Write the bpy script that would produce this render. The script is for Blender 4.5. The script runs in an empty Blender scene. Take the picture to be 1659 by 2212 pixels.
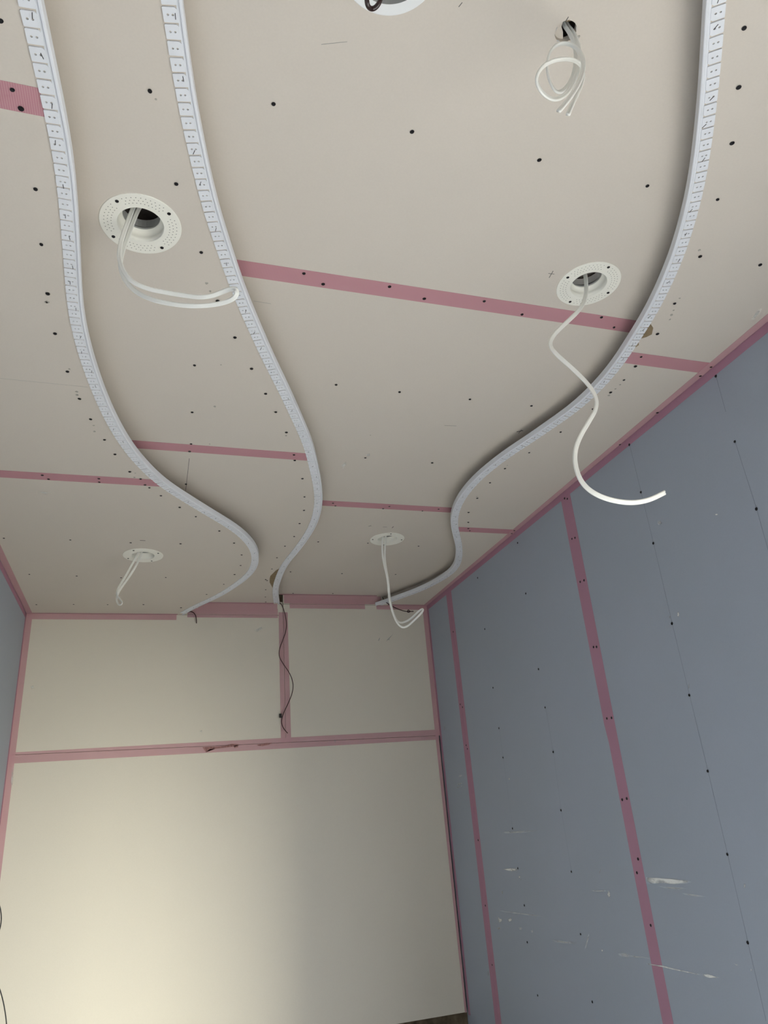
import bpy, bmesh, math, random
from mathutils import Vector, Matrix
from mathutils.geometry import tessellate_polygon

S = bpy.context.scene
COL = S.collection

# ------------------------------------------------------------------ camera
cam_d = bpy.data.cameras.new('camera')
cam = bpy.data.objects.new('camera', cam_d)
COL.objects.link(cam)
cam_d.sensor_fit = 'HORIZONTAL'
cam_d.sensor_width = 36.0
cam_d.lens = 1556.616 / 1659.0 * 36.0
cam_d.clip_start = 0.02
cam.location = (0, 0, 0)
cam.rotation_euler = (1.979243, 0.075855, -0.298346)
S.camera = cam

# ------------------------------------------------------------------ daylight
W = bpy.data.worlds.new('world'); S.world = W
W.use_nodes = True
bg = W.node_tree.nodes['Background']
bg.inputs['Color'].default_value = (0.93, 0.97, 1.0, 1)
bg.inputs['Strength'].default_value = 19.6

def area(name, loc, target, sx, sy, power, color, portal=False):
    l = bpy.data.lights.new(name, 'AREA'); l.shape = 'RECTANGLE'
    l.size = sx; l.size_y = sy; l.energy = power; l.color = color
    o = bpy.data.objects.new(name, l); COL.objects.link(o)
    o.location = loc
    o.rotation_euler = (Vector(target) - Vector(loc)).to_track_quat('-Z', 'Y').to_euler()
    if portal:
        l.cycles.is_portal = True
    return o

# the window in the right wall, behind the camera, lets the daylight in
area('window_daylight_portal', (1.57, 0.025, -0.59), (0, 0.025, -0.59), 1.85, 1.62, 1, (1, 1, 1), True)
# unseen lamp added outside that window to brighten the back wall's lower left
area('added_back_wall_light', (4.4, -6.0, 0.25), (-0.2, 3.6, 0.0), 2.1, 3.4, 970, (1.0, 0.975, 0.80))

S.view_settings.view_transform = 'Standard'
S.view_settings.look = 'None'
S.view_settings.gamma = 1.0
S.view_settings.use_curve_mapping = False
S.view_settings.exposure = -0.03

# ------------------------------------------------------------------ measured data (metres, camera at the origin)
DATA = {}
DATA['E1'] = [[-0.2826,-3.1432],[-0.2823,-3.0832],[-0.2819,-3.0232],[-0.2816,-2.9632],[-0.2812,-2.9032],[-0.2808,-2.8432],[-0.2804,-2.7832],[-0.28,-2.7232],[-0.2795,-2.6632],[-0.2791,-2.6032],[-0.2786,-2.5432],[-0.2781,-2.4832],[-0.2775,-2.4232],[-0.277,-2.3632],[-0.2764,-2.3032],[-0.2758,-2.2432],[-0.2752,-2.1832],[-0.2746,-2.1232],[-0.2739,-2.0632],[-0.2732,-2.0032],[-0.2725,-1.9432],[-0.2718,-1.8832],[-0.271,-1.8232],[-0.2702,-1.7632],[-0.2693,-1.7032],[-0.2684,-1.6432],[-0.2675,-1.5832],[-0.2665,-1.5232],[-0.2655,-1.4632],[-0.2645,-1.4032],[-0.2634,-1.3432],[-0.2623,-1.2832],[-0.2611,-1.2232],[-0.2599,-1.1632],[-0.2586,-1.1032],[-0.2572,-1.0432],[-0.2559,-0.9832],[-0.2544,-0.9232],[-0.2529,-0.8632],[-0.2513,-0.8032],[-0.2497,-0.7432],[-0.248,-0.6832],[-0.2462,-0.6232],[-0.2444,-0.5632],[-0.2424,-0.5032],[-0.2404,-0.4432],[-0.2383,-0.3832],[-0.2362,-0.3232],[-0.2339,-0.2632],[-0.2315,-0.2032],[-0.2291,-0.1432],[-0.2265,-0.0832],[-0.2238,-0.0232],[-0.2211,0.0368],[-0.2182,0.0968],[-0.2152,0.1568],[-0.212,0.2168],[-0.2087,0.2768],[-0.2053,0.3368],[-0.2018,0.3968],[-0.1981,0.4568],[-0.1942,0.5168],[-0.1902,0.5768],[-0.186,0.6368],[-0.1817,0.6968],[-0.1799,0.7168],[-0.1781,0.7367],[-0.1764,0.7567],[-0.1746,0.7767],[-0.1728,0.7967],[-0.1711,0.8168],[-0.1694,0.8369],[-0.1679,0.8571],[-0.1665,0.8773],[-0.1652,0.8976],[-0.1642,0.918],[-0.1634,0.9384],[-0.1629,0.9588],[-0.1626,0.9792],[-0.1625,0.9996],[-0.1627,1.0199],[-0.163,1.0402],[-0.1634,1.0604],[-0.1639,1.0805],[-0.1645,1.1007],[-0.1652,1.1208],[-0.1659,1.1409],[-0.1666,1.161],[-0.1674,1.1811],[-0.1682,1.2011],[-0.1689,1.2211],[-0.1696,1.2411],[-0.1702,1.261],[-0.1708,1.2808],[-0.1711,1.3006],[-0.1712,1.3203],[-0.1711,1.3399],[-0.1707,1.3596],[-0.17,1.3792],[-0.169,1.3988],[-0.1678,1.4185],[-0.1664,1.4382],[-0.1647,1.4578],[-0.1628,1.4775],[-0.1608,1.4972],[-0.1586,1.5169],[-0.1562,1.5366],[-0.1537,1.5563],[-0.1511,1.576],[-0.1483,1.5956],[-0.1453,1.6153],[-0.1423,1.6349],[-0.1391,1.6545],[-0.1358,1.6741],[-0.1323,1.6936],[-0.1287,1.713],[-0.1249,1.7324],[-0.1209,1.7518],[-0.1167,1.7711],[-0.1123,1.7904],[-0.1077,1.8096],[-0.103,1.8287],[-0.098,1.8478],[-0.0928,1.8668],[-0.0873,1.8856],[-0.0816,1.9043],[-0.0756,1.9229],[-0.0692,1.9413],[-0.0625,1.9597],[-0.0555,1.978],[-0.0481,1.9962],[-0.0405,2.0143],[-0.0327,2.0323],[-0.0246,2.0502],[-0.0162,2.0678],[-0.0075,2.0852],[0.0015,2.1023],[0.0109,2.1191],[0.0207,2.1356],[0.031,2.1519],[0.0418,2.1681],[0.0529,2.1841],[0.0644,2.2],[0.0761,2.2159],[0.0881,2.2318],[0.1002,2.2477],[0.1123,2.2635],[0.1245,2.2794],[0.1367,2.2952],[0.149,2.3109],[0.1613,2.3267],[0.1736,2.3424],[0.186,2.3581],[0.1985,2.3738],[0.211,2.3895],[0.2235,2.4054],[0.236,2.4214],[0.2484,2.4375],[0.2606,2.454],[0.2726,2.4707],[0.2844,2.4878],[0.2957,2.5052],[0.3066,2.523],[0.3171,2.541],[0.3271,2.5593],[0.3366,2.5779],[0.3456,2.5967],[0.3542,2.6158],[0.3621,2.6352],[0.3695,2.6548],[0.3763,2.6747],[0.3824,2.6948],[0.3879,2.7152],[0.3926,2.7356],[0.3967,2.7562],[0.4002,2.7769],[0.4031,2.7976],[0.4054,2.8184],[0.4071,2.8393],[0.4082,2.8602],[0.4087,2.8811],[0.4087,2.9021],[0.4079,2.9231],[0.4065,2.944],[0.4044,2.965],[0.4015,2.9858],[0.398,3.0065],[0.3939,3.027],[0.3892,3.0473],[0.3841,3.0673],[0.3787,3.0872],[0.3729,3.1069],[0.3669,3.1264],[0.3608,3.1458],[0.3544,3.1652],[0.348,3.1844],[0.3414,3.2037],[0.3345,3.2229],[0.3275,3.2421],[0.3201,3.2612],[0.3124,3.2803],[0.3044,3.2992],[0.296,3.318],[0.2872,3.3366],[0.2782,3.355],[0.269,3.3732],[0.2597,3.3912],[0.2503,3.4091],[0.241,3.4268],[0.2317,3.4445],[0.2226,3.4622],[0.2136,3.4799],[0.2048,3.4976],[0.1962,3.5153],[0.1879,3.5332],[0.1797,3.5511],[0.1718,3.5691],[0.1642,3.5872],[0.1567,3.6057],[0.1454,3.6324]]
DATA['E2'] = [[-0.2798,-3.1534],[-0.2789,-3.0934],[-0.2779,-3.0334],[-0.2769,-2.9734],[-0.2759,-2.9134],[-0.2748,-2.8534],[-0.2737,-2.7934],[-0.2726,-2.7334],[-0.2714,-2.6734],[-0.2701,-2.6134],[-0.2688,-2.5534],[-0.2674,-2.4934],[-0.266,-2.4334],[-0.2645,-2.3734],[-0.2629,-2.3134],[-0.2613,-2.2534],[-0.2597,-2.1934],[-0.2579,-2.1334],[-0.2561,-2.0734],[-0.2542,-2.0134],[-0.2522,-1.9534],[-0.2501,-1.8934],[-0.248,-1.8334],[-0.2458,-1.7734],[-0.2434,-1.7134],[-0.241,-1.6534],[-0.2385,-1.5934],[-0.2359,-1.5334],[-0.2331,-1.4734],[-0.2303,-1.4134],[-0.2273,-1.3534],[-0.2242,-1.2934],[-0.221,-1.2334],[-0.2176,-1.1734],[-0.2141,-1.1134],[-0.2104,-1.0534],[-0.2066,-0.9934],[-0.2027,-0.9334],[-0.1986,-0.8734],[-0.1943,-0.8134],[-0.1898,-0.7534],[-0.1851,-0.6934],[-0.1803,-0.6334],[-0.1752,-0.5734],[-0.17,-0.5134],[-0.1645,-0.4534],[-0.1587,-0.3934],[-0.1528,-0.3334],[-0.1466,-0.2734],[-0.1401,-0.2134],[-0.1334,-0.1534],[-0.1264,-0.0934],[-0.1191,-0.0334],[-0.1115,0.0266],[-0.1036,0.0866],[-0.0953,0.1466],[-0.0867,0.2066],[-0.0777,0.2666],[-0.0684,0.3266],[-0.0587,0.3866],[-0.0486,0.4466],[-0.038,0.5066],[-0.0271,0.5666],[-0.0156,0.6266],[-0.0037,0.6866],[-0.0003,0.7063],[0.0032,0.7259],[0.0068,0.7454],[0.0104,0.765],[0.0142,0.7845],[0.0181,0.8039],[0.0221,0.8233],[0.0263,0.8426],[0.0306,0.8619],[0.0351,0.8812],[0.0398,0.9005],[0.0446,0.9198],[0.0495,0.939],[0.0545,0.9583],[0.0595,0.9775],[0.0647,0.9966],[0.0701,1.0156],[0.0756,1.0345],[0.0813,1.0533],[0.0873,1.072],[0.0935,1.0907],[0.0999,1.1095],[0.1065,1.1283],[0.113,1.1472],[0.1197,1.166],[0.1263,1.1848],[0.1331,1.2035],[0.1399,1.2222],[0.1468,1.2407],[0.1539,1.2592],[0.1611,1.2776],[0.1685,1.296],[0.176,1.3144],[0.1837,1.3327],[0.1914,1.351],[0.1993,1.3694],[0.2072,1.3877],[0.2151,1.4061],[0.2231,1.4244],[0.2311,1.4427],[0.2391,1.4609],[0.2472,1.4791],[0.2554,1.4972],[0.2637,1.5154],[0.272,1.5335],[0.2804,1.5516],[0.2888,1.5697],[0.2973,1.5878],[0.3058,1.606],[0.3143,1.6242],[0.3228,1.6424],[0.3312,1.6607],[0.3395,1.679],[0.3478,1.6974],[0.356,1.7158],[0.3642,1.7341],[0.3723,1.7525],[0.3804,1.7708],[0.3885,1.7892],[0.3966,1.8075],[0.4047,1.826],[0.4127,1.8445],[0.4207,1.8631],[0.4285,1.8818],[0.4362,1.9006],[0.4437,1.9196],[0.4509,1.9387],[0.4579,1.9578],[0.4647,1.977],[0.4712,1.9962],[0.4776,2.0153],[0.4839,2.0345],[0.4901,2.0536],[0.4963,2.0728],[0.5024,2.0919],[0.5085,2.1111],[0.5146,2.1303],[0.5205,2.1496],[0.5264,2.1689],[0.5322,2.1883],[0.5378,2.2078],[0.5433,2.2273],[0.5486,2.2469],[0.5537,2.2666],[0.5586,2.2865],[0.5632,2.3064],[0.5675,2.3265],[0.5715,2.3466],[0.5751,2.3668],[0.5784,2.387],[0.5814,2.4073],[0.5841,2.4276],[0.5866,2.4479],[0.5888,2.4682],[0.5907,2.4885],[0.5923,2.5089],[0.5937,2.5294],[0.5947,2.5499],[0.5954,2.5704],[0.5957,2.5909],[0.5957,2.6114],[0.5954,2.6318],[0.5948,2.6522],[0.594,2.6725],[0.5931,2.6927],[0.592,2.7129],[0.5909,2.733],[0.5897,2.7532],[0.5884,2.7733],[0.5869,2.7935],[0.5853,2.8137],[0.5836,2.8339],[0.5817,2.854],[0.5797,2.8741],[0.5776,2.8941],[0.5755,2.914],[0.5734,2.9338],[0.5715,2.9535],[0.5698,2.9731],[0.5684,2.9927],[0.5672,3.0122],[0.5664,3.0318],[0.5658,3.0514],[0.5656,3.071],[0.5656,3.0907],[0.5657,3.1105],[0.5661,3.1303],[0.5666,3.1501],[0.5672,3.1699],[0.568,3.1898],[0.5689,3.2096],[0.5699,3.2295],[0.571,3.2493],[0.5723,3.269],[0.5737,3.2887],[0.5754,3.3084],[0.5772,3.328],[0.5793,3.3475],[0.5817,3.367],[0.5843,3.3865],[0.5871,3.406],[0.5902,3.4254],[0.5935,3.4449],[0.5969,3.4644],[0.6006,3.4839],[0.6043,3.5034],[0.6081,3.523],[0.6121,3.5425],[0.616,3.5621],[0.6201,3.5816],[0.6242,3.6012],[0.6283,3.6207],[0.6307,3.6324]]
DATA['E3'] = [[-0.2023,-3.1594],[-0.1987,-3.0994],[-0.195,-3.0394],[-0.1911,-2.9794],[-0.187,-2.9194],[-0.1828,-2.8594],[-0.1784,-2.7994],[-0.1738,-2.7394],[-0.169,-2.6794],[-0.164,-2.6194],[-0.1588,-2.5594],[-0.1534,-2.4994],[-0.1478,-2.4394],[-0.1419,-2.3794],[-0.1358,-2.3194],[-0.1294,-2.2594],[-0.1228,-2.1994],[-0.1159,-2.1394],[-0.1087,-2.0794],[-0.1012,-2.0194],[-0.0934,-1.9594],[-0.0853,-1.8994],[-0.0768,-1.8394],[-0.068,-1.7794],[-0.0588,-1.7194],[-0.0492,-1.6594],[-0.0392,-1.5994],[-0.0288,-1.5394],[-0.018,-1.4794],[-0.0068,-1.4194],[0.005,-1.3594],[0.0172,-1.2994],[0.03,-1.2394],[0.0432,-1.1794],[0.0571,-1.1194],[0.0715,-1.0594],[0.0865,-0.9994],[0.1021,-0.9394],[0.1184,-0.8794],[0.1353,-0.8194],[0.153,-0.7594],[0.1714,-0.6994],[0.1905,-0.6394],[0.2105,-0.5794],[0.2313,-0.5194],[0.2529,-0.4594],[0.2755,-0.3994],[0.299,-0.3394],[0.3235,-0.2794],[0.349,-0.2194],[0.3756,-0.1594],[0.4032,-0.0994],[0.4321,-0.0394],[0.4621,0.0206],[0.4934,0.0806],[0.5259,0.1406],[0.5599,0.2006],[0.5952,0.2606],[0.6321,0.3206],[0.6704,0.3806],[0.7104,0.4406],[0.752,0.5006],[0.764,0.5167],[0.776,0.5329],[0.788,0.549],[0.7999,0.5651],[0.8118,0.5811],[0.8236,0.5972],[0.8353,0.6133],[0.8469,0.6295],[0.8584,0.6457],[0.8698,0.662],[0.8811,0.6784],[0.8924,0.6949],[0.9036,0.7114],[0.9146,0.7279],[0.9255,0.7445],[0.9362,0.7612],[0.9467,0.7779],[0.9569,0.7947],[0.9669,0.8116],[0.9766,0.8286],[0.9862,0.8459],[0.9955,0.8633],[1.0046,0.8808],[1.0136,0.8984],[1.0224,0.9161],[1.0309,0.9338],[1.0391,0.9516],[1.047,0.9695],[1.0546,0.9876],[1.0619,1.0058],[1.069,1.0241],[1.0759,1.0426],[1.0826,1.0613],[1.0891,1.08],[1.0953,1.0986],[1.1013,1.1173],[1.107,1.136],[1.1122,1.1548],[1.1172,1.1737],[1.1218,1.1928],[1.1263,1.212],[1.1307,1.2315],[1.135,1.251],[1.1393,1.2705],[1.1435,1.2899],[1.1475,1.3093],[1.1512,1.3285],[1.1545,1.3478],[1.1574,1.367],[1.16,1.3862],[1.162,1.4055],[1.1637,1.4249],[1.1649,1.4443],[1.1657,1.4638],[1.1661,1.4832],[1.166,1.5026],[1.1654,1.5219],[1.1644,1.5411],[1.1628,1.5602],[1.1606,1.5792],[1.1578,1.5982],[1.1545,1.6172],[1.1507,1.6362],[1.1465,1.6554],[1.142,1.6748],[1.1374,1.6942],[1.1328,1.7138],[1.1281,1.7332],[1.1235,1.7527],[1.1187,1.772],[1.1138,1.7912],[1.1088,1.8104],[1.1036,1.8298],[1.0984,1.8493],[1.0934,1.8691],[1.0887,1.8891],[1.0844,1.9093],[1.0804,1.9295],[1.0769,1.9497],[1.0736,1.97],[1.0706,1.9903],[1.0679,2.0107],[1.0656,2.0312],[1.0637,2.0519],[1.0623,2.0726],[1.0613,2.0934],[1.0609,2.1142],[1.0609,2.135],[1.0615,2.1557],[1.0625,2.1765],[1.064,2.1972],[1.0659,2.2178],[1.0683,2.2384],[1.0712,2.259],[1.0745,2.2795],[1.0782,2.3],[1.0825,2.3203],[1.0873,2.3406],[1.0925,2.3607],[1.0982,2.3807],[1.1044,2.4005],[1.111,2.4202],[1.1181,2.4397],[1.1256,2.4591],[1.1336,2.4782],[1.1418,2.4971],[1.1503,2.5158],[1.1591,2.5343],[1.1681,2.5526],[1.1771,2.5708],[1.1863,2.5889],[1.1956,2.6068],[1.2048,2.6247],[1.2141,2.6425],[1.2232,2.6602],[1.2322,2.678],[1.241,2.6957],[1.2496,2.7135],[1.258,2.7313],[1.2662,2.7493],[1.2743,2.7674],[1.2821,2.7855],[1.2898,2.8038],[1.2974,2.8221],[1.3047,2.8405],[1.3118,2.8589],[1.3187,2.8774],[1.3252,2.8959],[1.3313,2.9144],[1.3369,2.9329],[1.342,2.9515],[1.3464,2.97],[1.3502,2.9886],[1.3532,3.0073],[1.3555,3.026],[1.357,3.0448],[1.3577,3.0637],[1.3577,3.0826],[1.357,3.1016],[1.3556,3.1206],[1.3535,3.1396],[1.3508,3.1587],[1.3477,3.1779],[1.344,3.197],[1.34,3.2162],[1.3357,3.2354],[1.331,3.2545],[1.326,3.2734],[1.3207,3.2921],[1.315,3.3106],[1.3088,3.3288],[1.3021,3.3467],[1.2949,3.3645],[1.2872,3.3821],[1.2789,3.3997],[1.2703,3.4172],[1.2613,3.4348],[1.252,3.4524],[1.2426,3.4701],[1.2332,3.4879],[1.2238,3.5057],[1.2144,3.5234],[1.2051,3.5411],[1.1957,3.5586],[1.1862,3.576],[1.1765,3.5933],[1.1667,3.6106],[1.1545,3.6324]]
DATA['screws'] = {"A":[[-0.2367,0.7331],[-0.2368,0.8358],[-0.2291,0.8653],[-0.2268,1.0196],[-0.2322,1.1512],[-0.2356,1.2901],[-0.2343,1.4211],[-0.2211,1.5641],[-0.2027,1.6805],[-0.1822,1.7772],[-0.1523,1.8834],[-0.1274,1.9653],[-0.0883,2.0718],[-0.3369,2.1319],[-0.3222,2.1562],[-0.1785,2.1321],[-0.1783,2.1564],[-0.0573,2.1167],[-0.0441,2.1572],[-0.0309,2.176],[0.0056,2.2313],[0.0684,2.3173],[0.126,2.3897],[-0.5196,2.6632],[-0.3006,2.6571],[-0.0928,2.6634],[0.0866,2.6564],[0.2181,2.5123],[0.2845,2.6292],[0.3282,2.7551],[0.3393,2.8812],[0.3273,2.997],[0.2951,3.1343],[0.232,3.2888],[0.1281,3.5084],[-0.485,3.0565],[-0.3082,3.0643],[-0.1356,3.0739],[0.0445,3.0572],[-0.5078,3.482],[-0.3506,3.4725],[-0.2034,3.4694],[-0.0448,3.4628]],"B":[[-0.0463,0.837],[0.0012,1.0118],[0.057,1.1744],[0.1026,1.3162],[0.1545,1.4393],[0.0686,1.5714],[0.2099,1.5596],[0.0765,1.7981],[0.2624,1.6685],[0.3044,1.7567],[0.3539,1.8649],[0.4613,2.1637],[0.0842,1.9807],[0.0825,2.0289],[0.4021,2.0009],[0.4114,2.0374],[0.4973,2.3074],[0.5188,2.4248],[0.5267,2.5506],[0.5307,2.6868],[0.5125,2.798],[0.5021,2.9392],[0.5036,3.0867],[0.498,3.2377],[0.5069,3.2515],[0.5213,3.3927],[0.5375,3.51],[0.0839,2.2607],[0.5525,3.5983]],"C":[[0.1536,0.8503],[0.4045,0.8451],[0.6648,0.8454],[0.9145,0.8499],[0.4611,1.6644],[0.6514,1.6674],[0.6631,2.0765],[0.9068,2.0764],[0.8741,1.6665],[1.0811,1.6666],[0.2852,1.2451],[0.3348,1.2698],[0.4879,1.2458],[0.5827,1.2685],[0.7307,1.2467],[0.8469,1.2731],[1.0577,1.2408],[1.1149,1.2709],[0.6402,2.4556],[0.6551,2.4787],[0.8688,2.4568],[0.8503,2.4808],[1.0776,2.4564],[1.0177,2.4825],[0.6706,2.8619],[0.8939,2.8544],[1.1378,2.8664],[0.6222,3.2645],[0.8792,3.2703],[1.1554,3.2614],[0.6967,3.6007],[0.9097,3.593]],"D":[[0.8346,0.5104],[0.9002,0.5956],[0.9702,0.6908],[1.0377,0.8082],[1.1137,0.9528],[1.2725,0.9445],[1.1616,1.1024],[1.1957,1.2148],[1.2148,1.3113],[1.2265,1.3533],[1.2339,1.4185],[1.233,1.4833],[1.2317,1.5749],[1.2038,1.7196],[1.1679,1.8638],[1.4466,1.3141],[1.4468,1.3586],[1.4497,1.5582],[1.4531,1.7614],[1.4504,2.008],[1.1377,1.9856],[1.133,2.0993],[1.1417,2.2317],[1.1623,2.3625],[1.2026,2.4585],[1.2295,2.5212],[1.2464,2.5447],[1.4415,2.5207],[1.4459,2.5537]]}
DATA['wall_screws'] = [[1.7195,1.0715],[1.7191,0.9],[1.7183,0.7261],[1.7209,0.4742],[1.7201,0.2671],[1.7193,0.0644],[1.7205,-0.1401],[1.7233,-0.3395],[1.3146,1.0657],[1.3179,0.861],[1.3151,0.6633],[2.5315,1.0441],[2.9525,1.0307],[2.5305,0.8209],[2.9488,0.7824],[2.5259,0.51],[2.9451,0.5158],[2.5227,0.3623],[2.9404,0.3416],[2.134,1.0689],[2.1173,1.0595],[2.1365,0.9062],[2.117,0.9026],[2.1371,0.7406],[2.1122,0.7381],[2.1324,0.5031],[2.115,0.4997],[2.1347,0.2642],[2.1083,0.2623],[2.5166,0.1982],[2.5274,-0.0036],[2.5239,-0.2047],[2.5289,-0.3975],[2.5237,-0.5931],[2.9395,0.2206],[2.9397,-0.0574],[2.9404,-0.2049],[2.9265,-0.3362],[2.944,-0.4642],[2.9169,-0.6354],[2.1371,0.013],[2.1112,0.015],[2.114,-0.1575],[2.1333,-0.1959],[2.1152,-0.3354],[3.3259,0.5064],[3.3019,0.4892],[3.3116,0.3132],[3.3014,0.2956],[3.2997,-0.0997],[3.3046,-0.3616],[3.3056,-0.5852],[3.3086,0.8634]]
DATA['ring_screws'] = [[[-0.0999,1.0781],[-0.0125,1.0876],[-0.1089,1.1653],[-0.0217,1.1747]],[[0.8952,1.127],[0.9687,1.0779],[0.9438,1.201],[1.0175,1.1527]],[[-0.0812,2.7459],[0.0047,2.7667],[-0.1031,2.8331],[-0.0163,2.8532]],[[0.9641,2.7426],[0.9071,2.8071],[1.0283,2.7976]]]
DATA['cable1'] = [[-0.0765,1.118,1.1271],[-0.0815,1.1157,1.0956],[-0.0885,1.1134,1.0596],[-0.093,1.111,1.025],[-0.0942,1.1087,0.9948],[-0.0882,1.1064,0.9711],[-0.0779,1.1041,0.9486],[-0.0647,1.1017,0.9301],[-0.0372,1.0974,0.9179],[-0.0018,1.0871,0.9076],[0.0252,1.0768,0.8996],[0.0521,1.0665,0.8876],[0.0731,1.0561,0.888],[0.0913,1.0458,0.8932],[0.1039,1.0355,0.8945],[0.111,1.0252,0.8864],[0.1153,1.0265,0.8778],[0.1099,1.0394,0.8736],[0.0977,1.0523,0.8758],[0.0714,1.0652,0.8741],[0.0423,1.0781,0.8768],[0.0046,1.091,0.8865],[-0.0282,1.1039,0.8999],[-0.0507,1.1168,0.9184],[-0.0707,1.1215,0.9367],[-0.0836,1.1234,0.9591],[-0.0909,1.1253,0.9835],[-0.0915,1.1273,1.0051],[-0.0878,1.1292,1.0359],[-0.0822,1.1311,1.0653],[-0.0767,1.1331,1.1],[-0.0696,1.135,1.1396]]
DATA['cable2'] = [[0.9527,1.14,1.1578],[0.9462,1.1376,1.1303],[0.9359,1.1352,1.1009],[0.9223,1.1329,1.075],[0.9025,1.1305,1.0502],[0.8764,1.1281,1.0248],[0.8451,1.1257,0.9939],[0.8183,1.1233,0.9678],[0.802,1.121,0.9437],[0.7987,1.1171,0.9247],[0.8057,1.1124,0.904],[0.8254,1.1076,0.8807],[0.8439,1.1029,0.8537],[0.8587,1.0981,0.8286],[0.8674,1.0933,0.8031],[0.8675,1.0886,0.775],[0.8532,1.0838,0.7496],[0.8269,1.0793,0.7182],[0.7993,1.0757,0.6845],[0.778,1.0721,0.6522],[0.7668,1.0686,0.6249],[0.763,1.065,0.5923],[0.7666,1.0614,0.566],[0.7798,1.0579,0.5472],[0.8024,1.0543,0.5337],[0.8309,1.0507,0.5258],[0.8656,1.0471,0.5231],[0.8982,1.0436,0.5288],[0.9356,1.04,0.5475]]
DATA['cable3'] = [[-0.0653,2.8,1.0421],[-0.0771,2.7909,1.0185],[-0.0882,2.7818,0.9856],[-0.0992,2.7727,0.9549],[-0.11,2.7636,0.9264],[-0.121,2.7545,0.9019],[-0.1304,2.7455,0.8795],[-0.1335,2.7364,0.8592],[-0.1292,2.7273,0.8443],[-0.1171,2.7182,0.8298],[-0.1085,2.7091,0.8185],[-0.1089,2.7,0.8058],[-0.1169,2.7114,0.8056],[-0.1255,2.7227,0.8139],[-0.1306,2.7341,0.8293],[-0.1314,2.7455,0.8505],[-0.1277,2.7555,0.8688],[-0.1194,2.7645,0.8893],[-0.1056,2.7736,0.9157],[-0.0907,2.7827,0.946],[-0.0778,2.7918,0.9749],[-0.0679,2.8009,1.0022],[-0.0568,2.81,1.0411]]
DATA['cable4'] = [[0.9458,2.8,1.1515],[0.9405,2.7989,1.1208],[0.9375,2.7978,1.071],[0.9414,2.7968,1.0222],[0.9508,2.7957,0.9795],[0.9541,2.7946,0.942],[0.9501,2.7935,0.8972],[0.9516,2.7925,0.8581],[0.9596,2.7914,0.8171],[0.9689,2.7903,0.7788],[0.9793,2.7821,0.7515],[0.9951,2.7708,0.7373],[1.0096,2.7595,0.7417],[1.0337,2.7482,0.7626],[1.0577,2.7369,0.7846],[1.0761,2.7256,0.7992],[1.0754,2.7273,0.8122],[1.0675,2.7418,0.8114],[1.0526,2.7563,0.795],[1.0326,2.7708,0.7788],[1.013,2.7853,0.7675],[0.9918,2.7998,0.7664],[0.9807,2.8102,0.7794],[0.9707,2.8107,0.8151],[0.9624,2.8112,0.8538],[0.9591,2.8118,0.8901],[0.9624,2.8123,0.9428],[0.9614,2.8128,0.9776],[0.9522,2.8134,1.0284],[0.9534,2.8139,1.0721],[0.9599,2.8145,1.1192],[0.9647,2.815,1.1583]]
DATA['cable6a'] = [[0.5886,0.613,1.1627],[0.5927,0.6129,1.1516],[0.5962,0.6127,1.1329],[0.5983,0.6126,1.1163],[0.5952,0.6125,1.0932],[0.5875,0.6123,1.0606],[0.5779,0.6122,1.0362],[0.5669,0.6121,1.0129],[0.5506,0.6109,0.9914],[0.5383,0.6087,0.979],[0.5291,0.6065,0.9818],[0.5231,0.6043,0.9967],[0.522,0.6021,1.0178],[0.5254,0.5993,1.0376],[0.532,0.5958,1.0556],[0.5408,0.5923,1.0666],[0.5538,0.5889,1.0721],[0.5649,0.5854,1.0677],[0.5719,0.5819,1.0525],[0.573,0.5785,1.0307],[0.5675,0.575,1.0048],[0.5597,0.574,0.9809],[0.5469,0.573,0.9548],[0.5296,0.572,0.9256],[0.5137,0.571,0.9018],[0.4976,0.57,0.8793]]
DATA['cable6b'] = [[0.5939,0.613,1.166],[0.599,0.6111,1.1513],[0.6012,0.6091,1.127],[0.5991,0.6072,1.1051],[0.5938,0.6053,1.0764],[0.5814,0.6034,1.0402],[0.5702,0.6014,1.0132],[0.5586,0.5989,0.9891],[0.5395,0.5944,0.9584],[0.5211,0.59,0.9371],[0.5063,0.5856,0.9245],[0.4912,0.5811,0.921],[0.4797,0.5767,0.9238],[0.4737,0.5722,0.9323],[0.4726,0.5688,0.9386],[0.4794,0.5663,0.9532],[0.49,0.5638,0.9662],[0.5021,0.5614,0.9734],[0.5233,0.5644,0.9896],[0.5458,0.5743,1.0106],[0.5661,0.5842,1.0262],[0.5814,0.5941,1.0375],[0.5873,0.5996,1.0371],[0.5835,0.5987,1.0174],[0.5745,0.5978,0.994],[0.5594,0.5969,0.9659],[0.5461,0.5959,0.9411],[0.5341,0.595,0.9152]]
DATA['cable5'] = [[0.2226,0.575,1.0753],[0.23,0.5792,1.0702],[0.2367,0.5833,1.0544],[0.2388,0.5875,1.0418],[0.2398,0.5917,1.0401],[0.2438,0.5958,1.0392],[0.2501,0.6,1.0456],[0.2539,0.5958,1.0437],[0.2575,0.5917,1.0473],[0.26,0.5875,1.0526],[0.2624,0.5833,1.0653],[0.2662,0.5792,1.0859],[0.2622,0.575,1.1034]]
DATA['wire1'] = [[0.1648,3.6264,1.0455],[0.1712,3.6224,1.0468],[0.1829,3.6184,1.0481],[0.1979,3.6144,1.0402],[0.2061,3.6164,1.0246],[0.2089,3.6184,1.0066],[0.2096,3.6204,0.987]]
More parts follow.
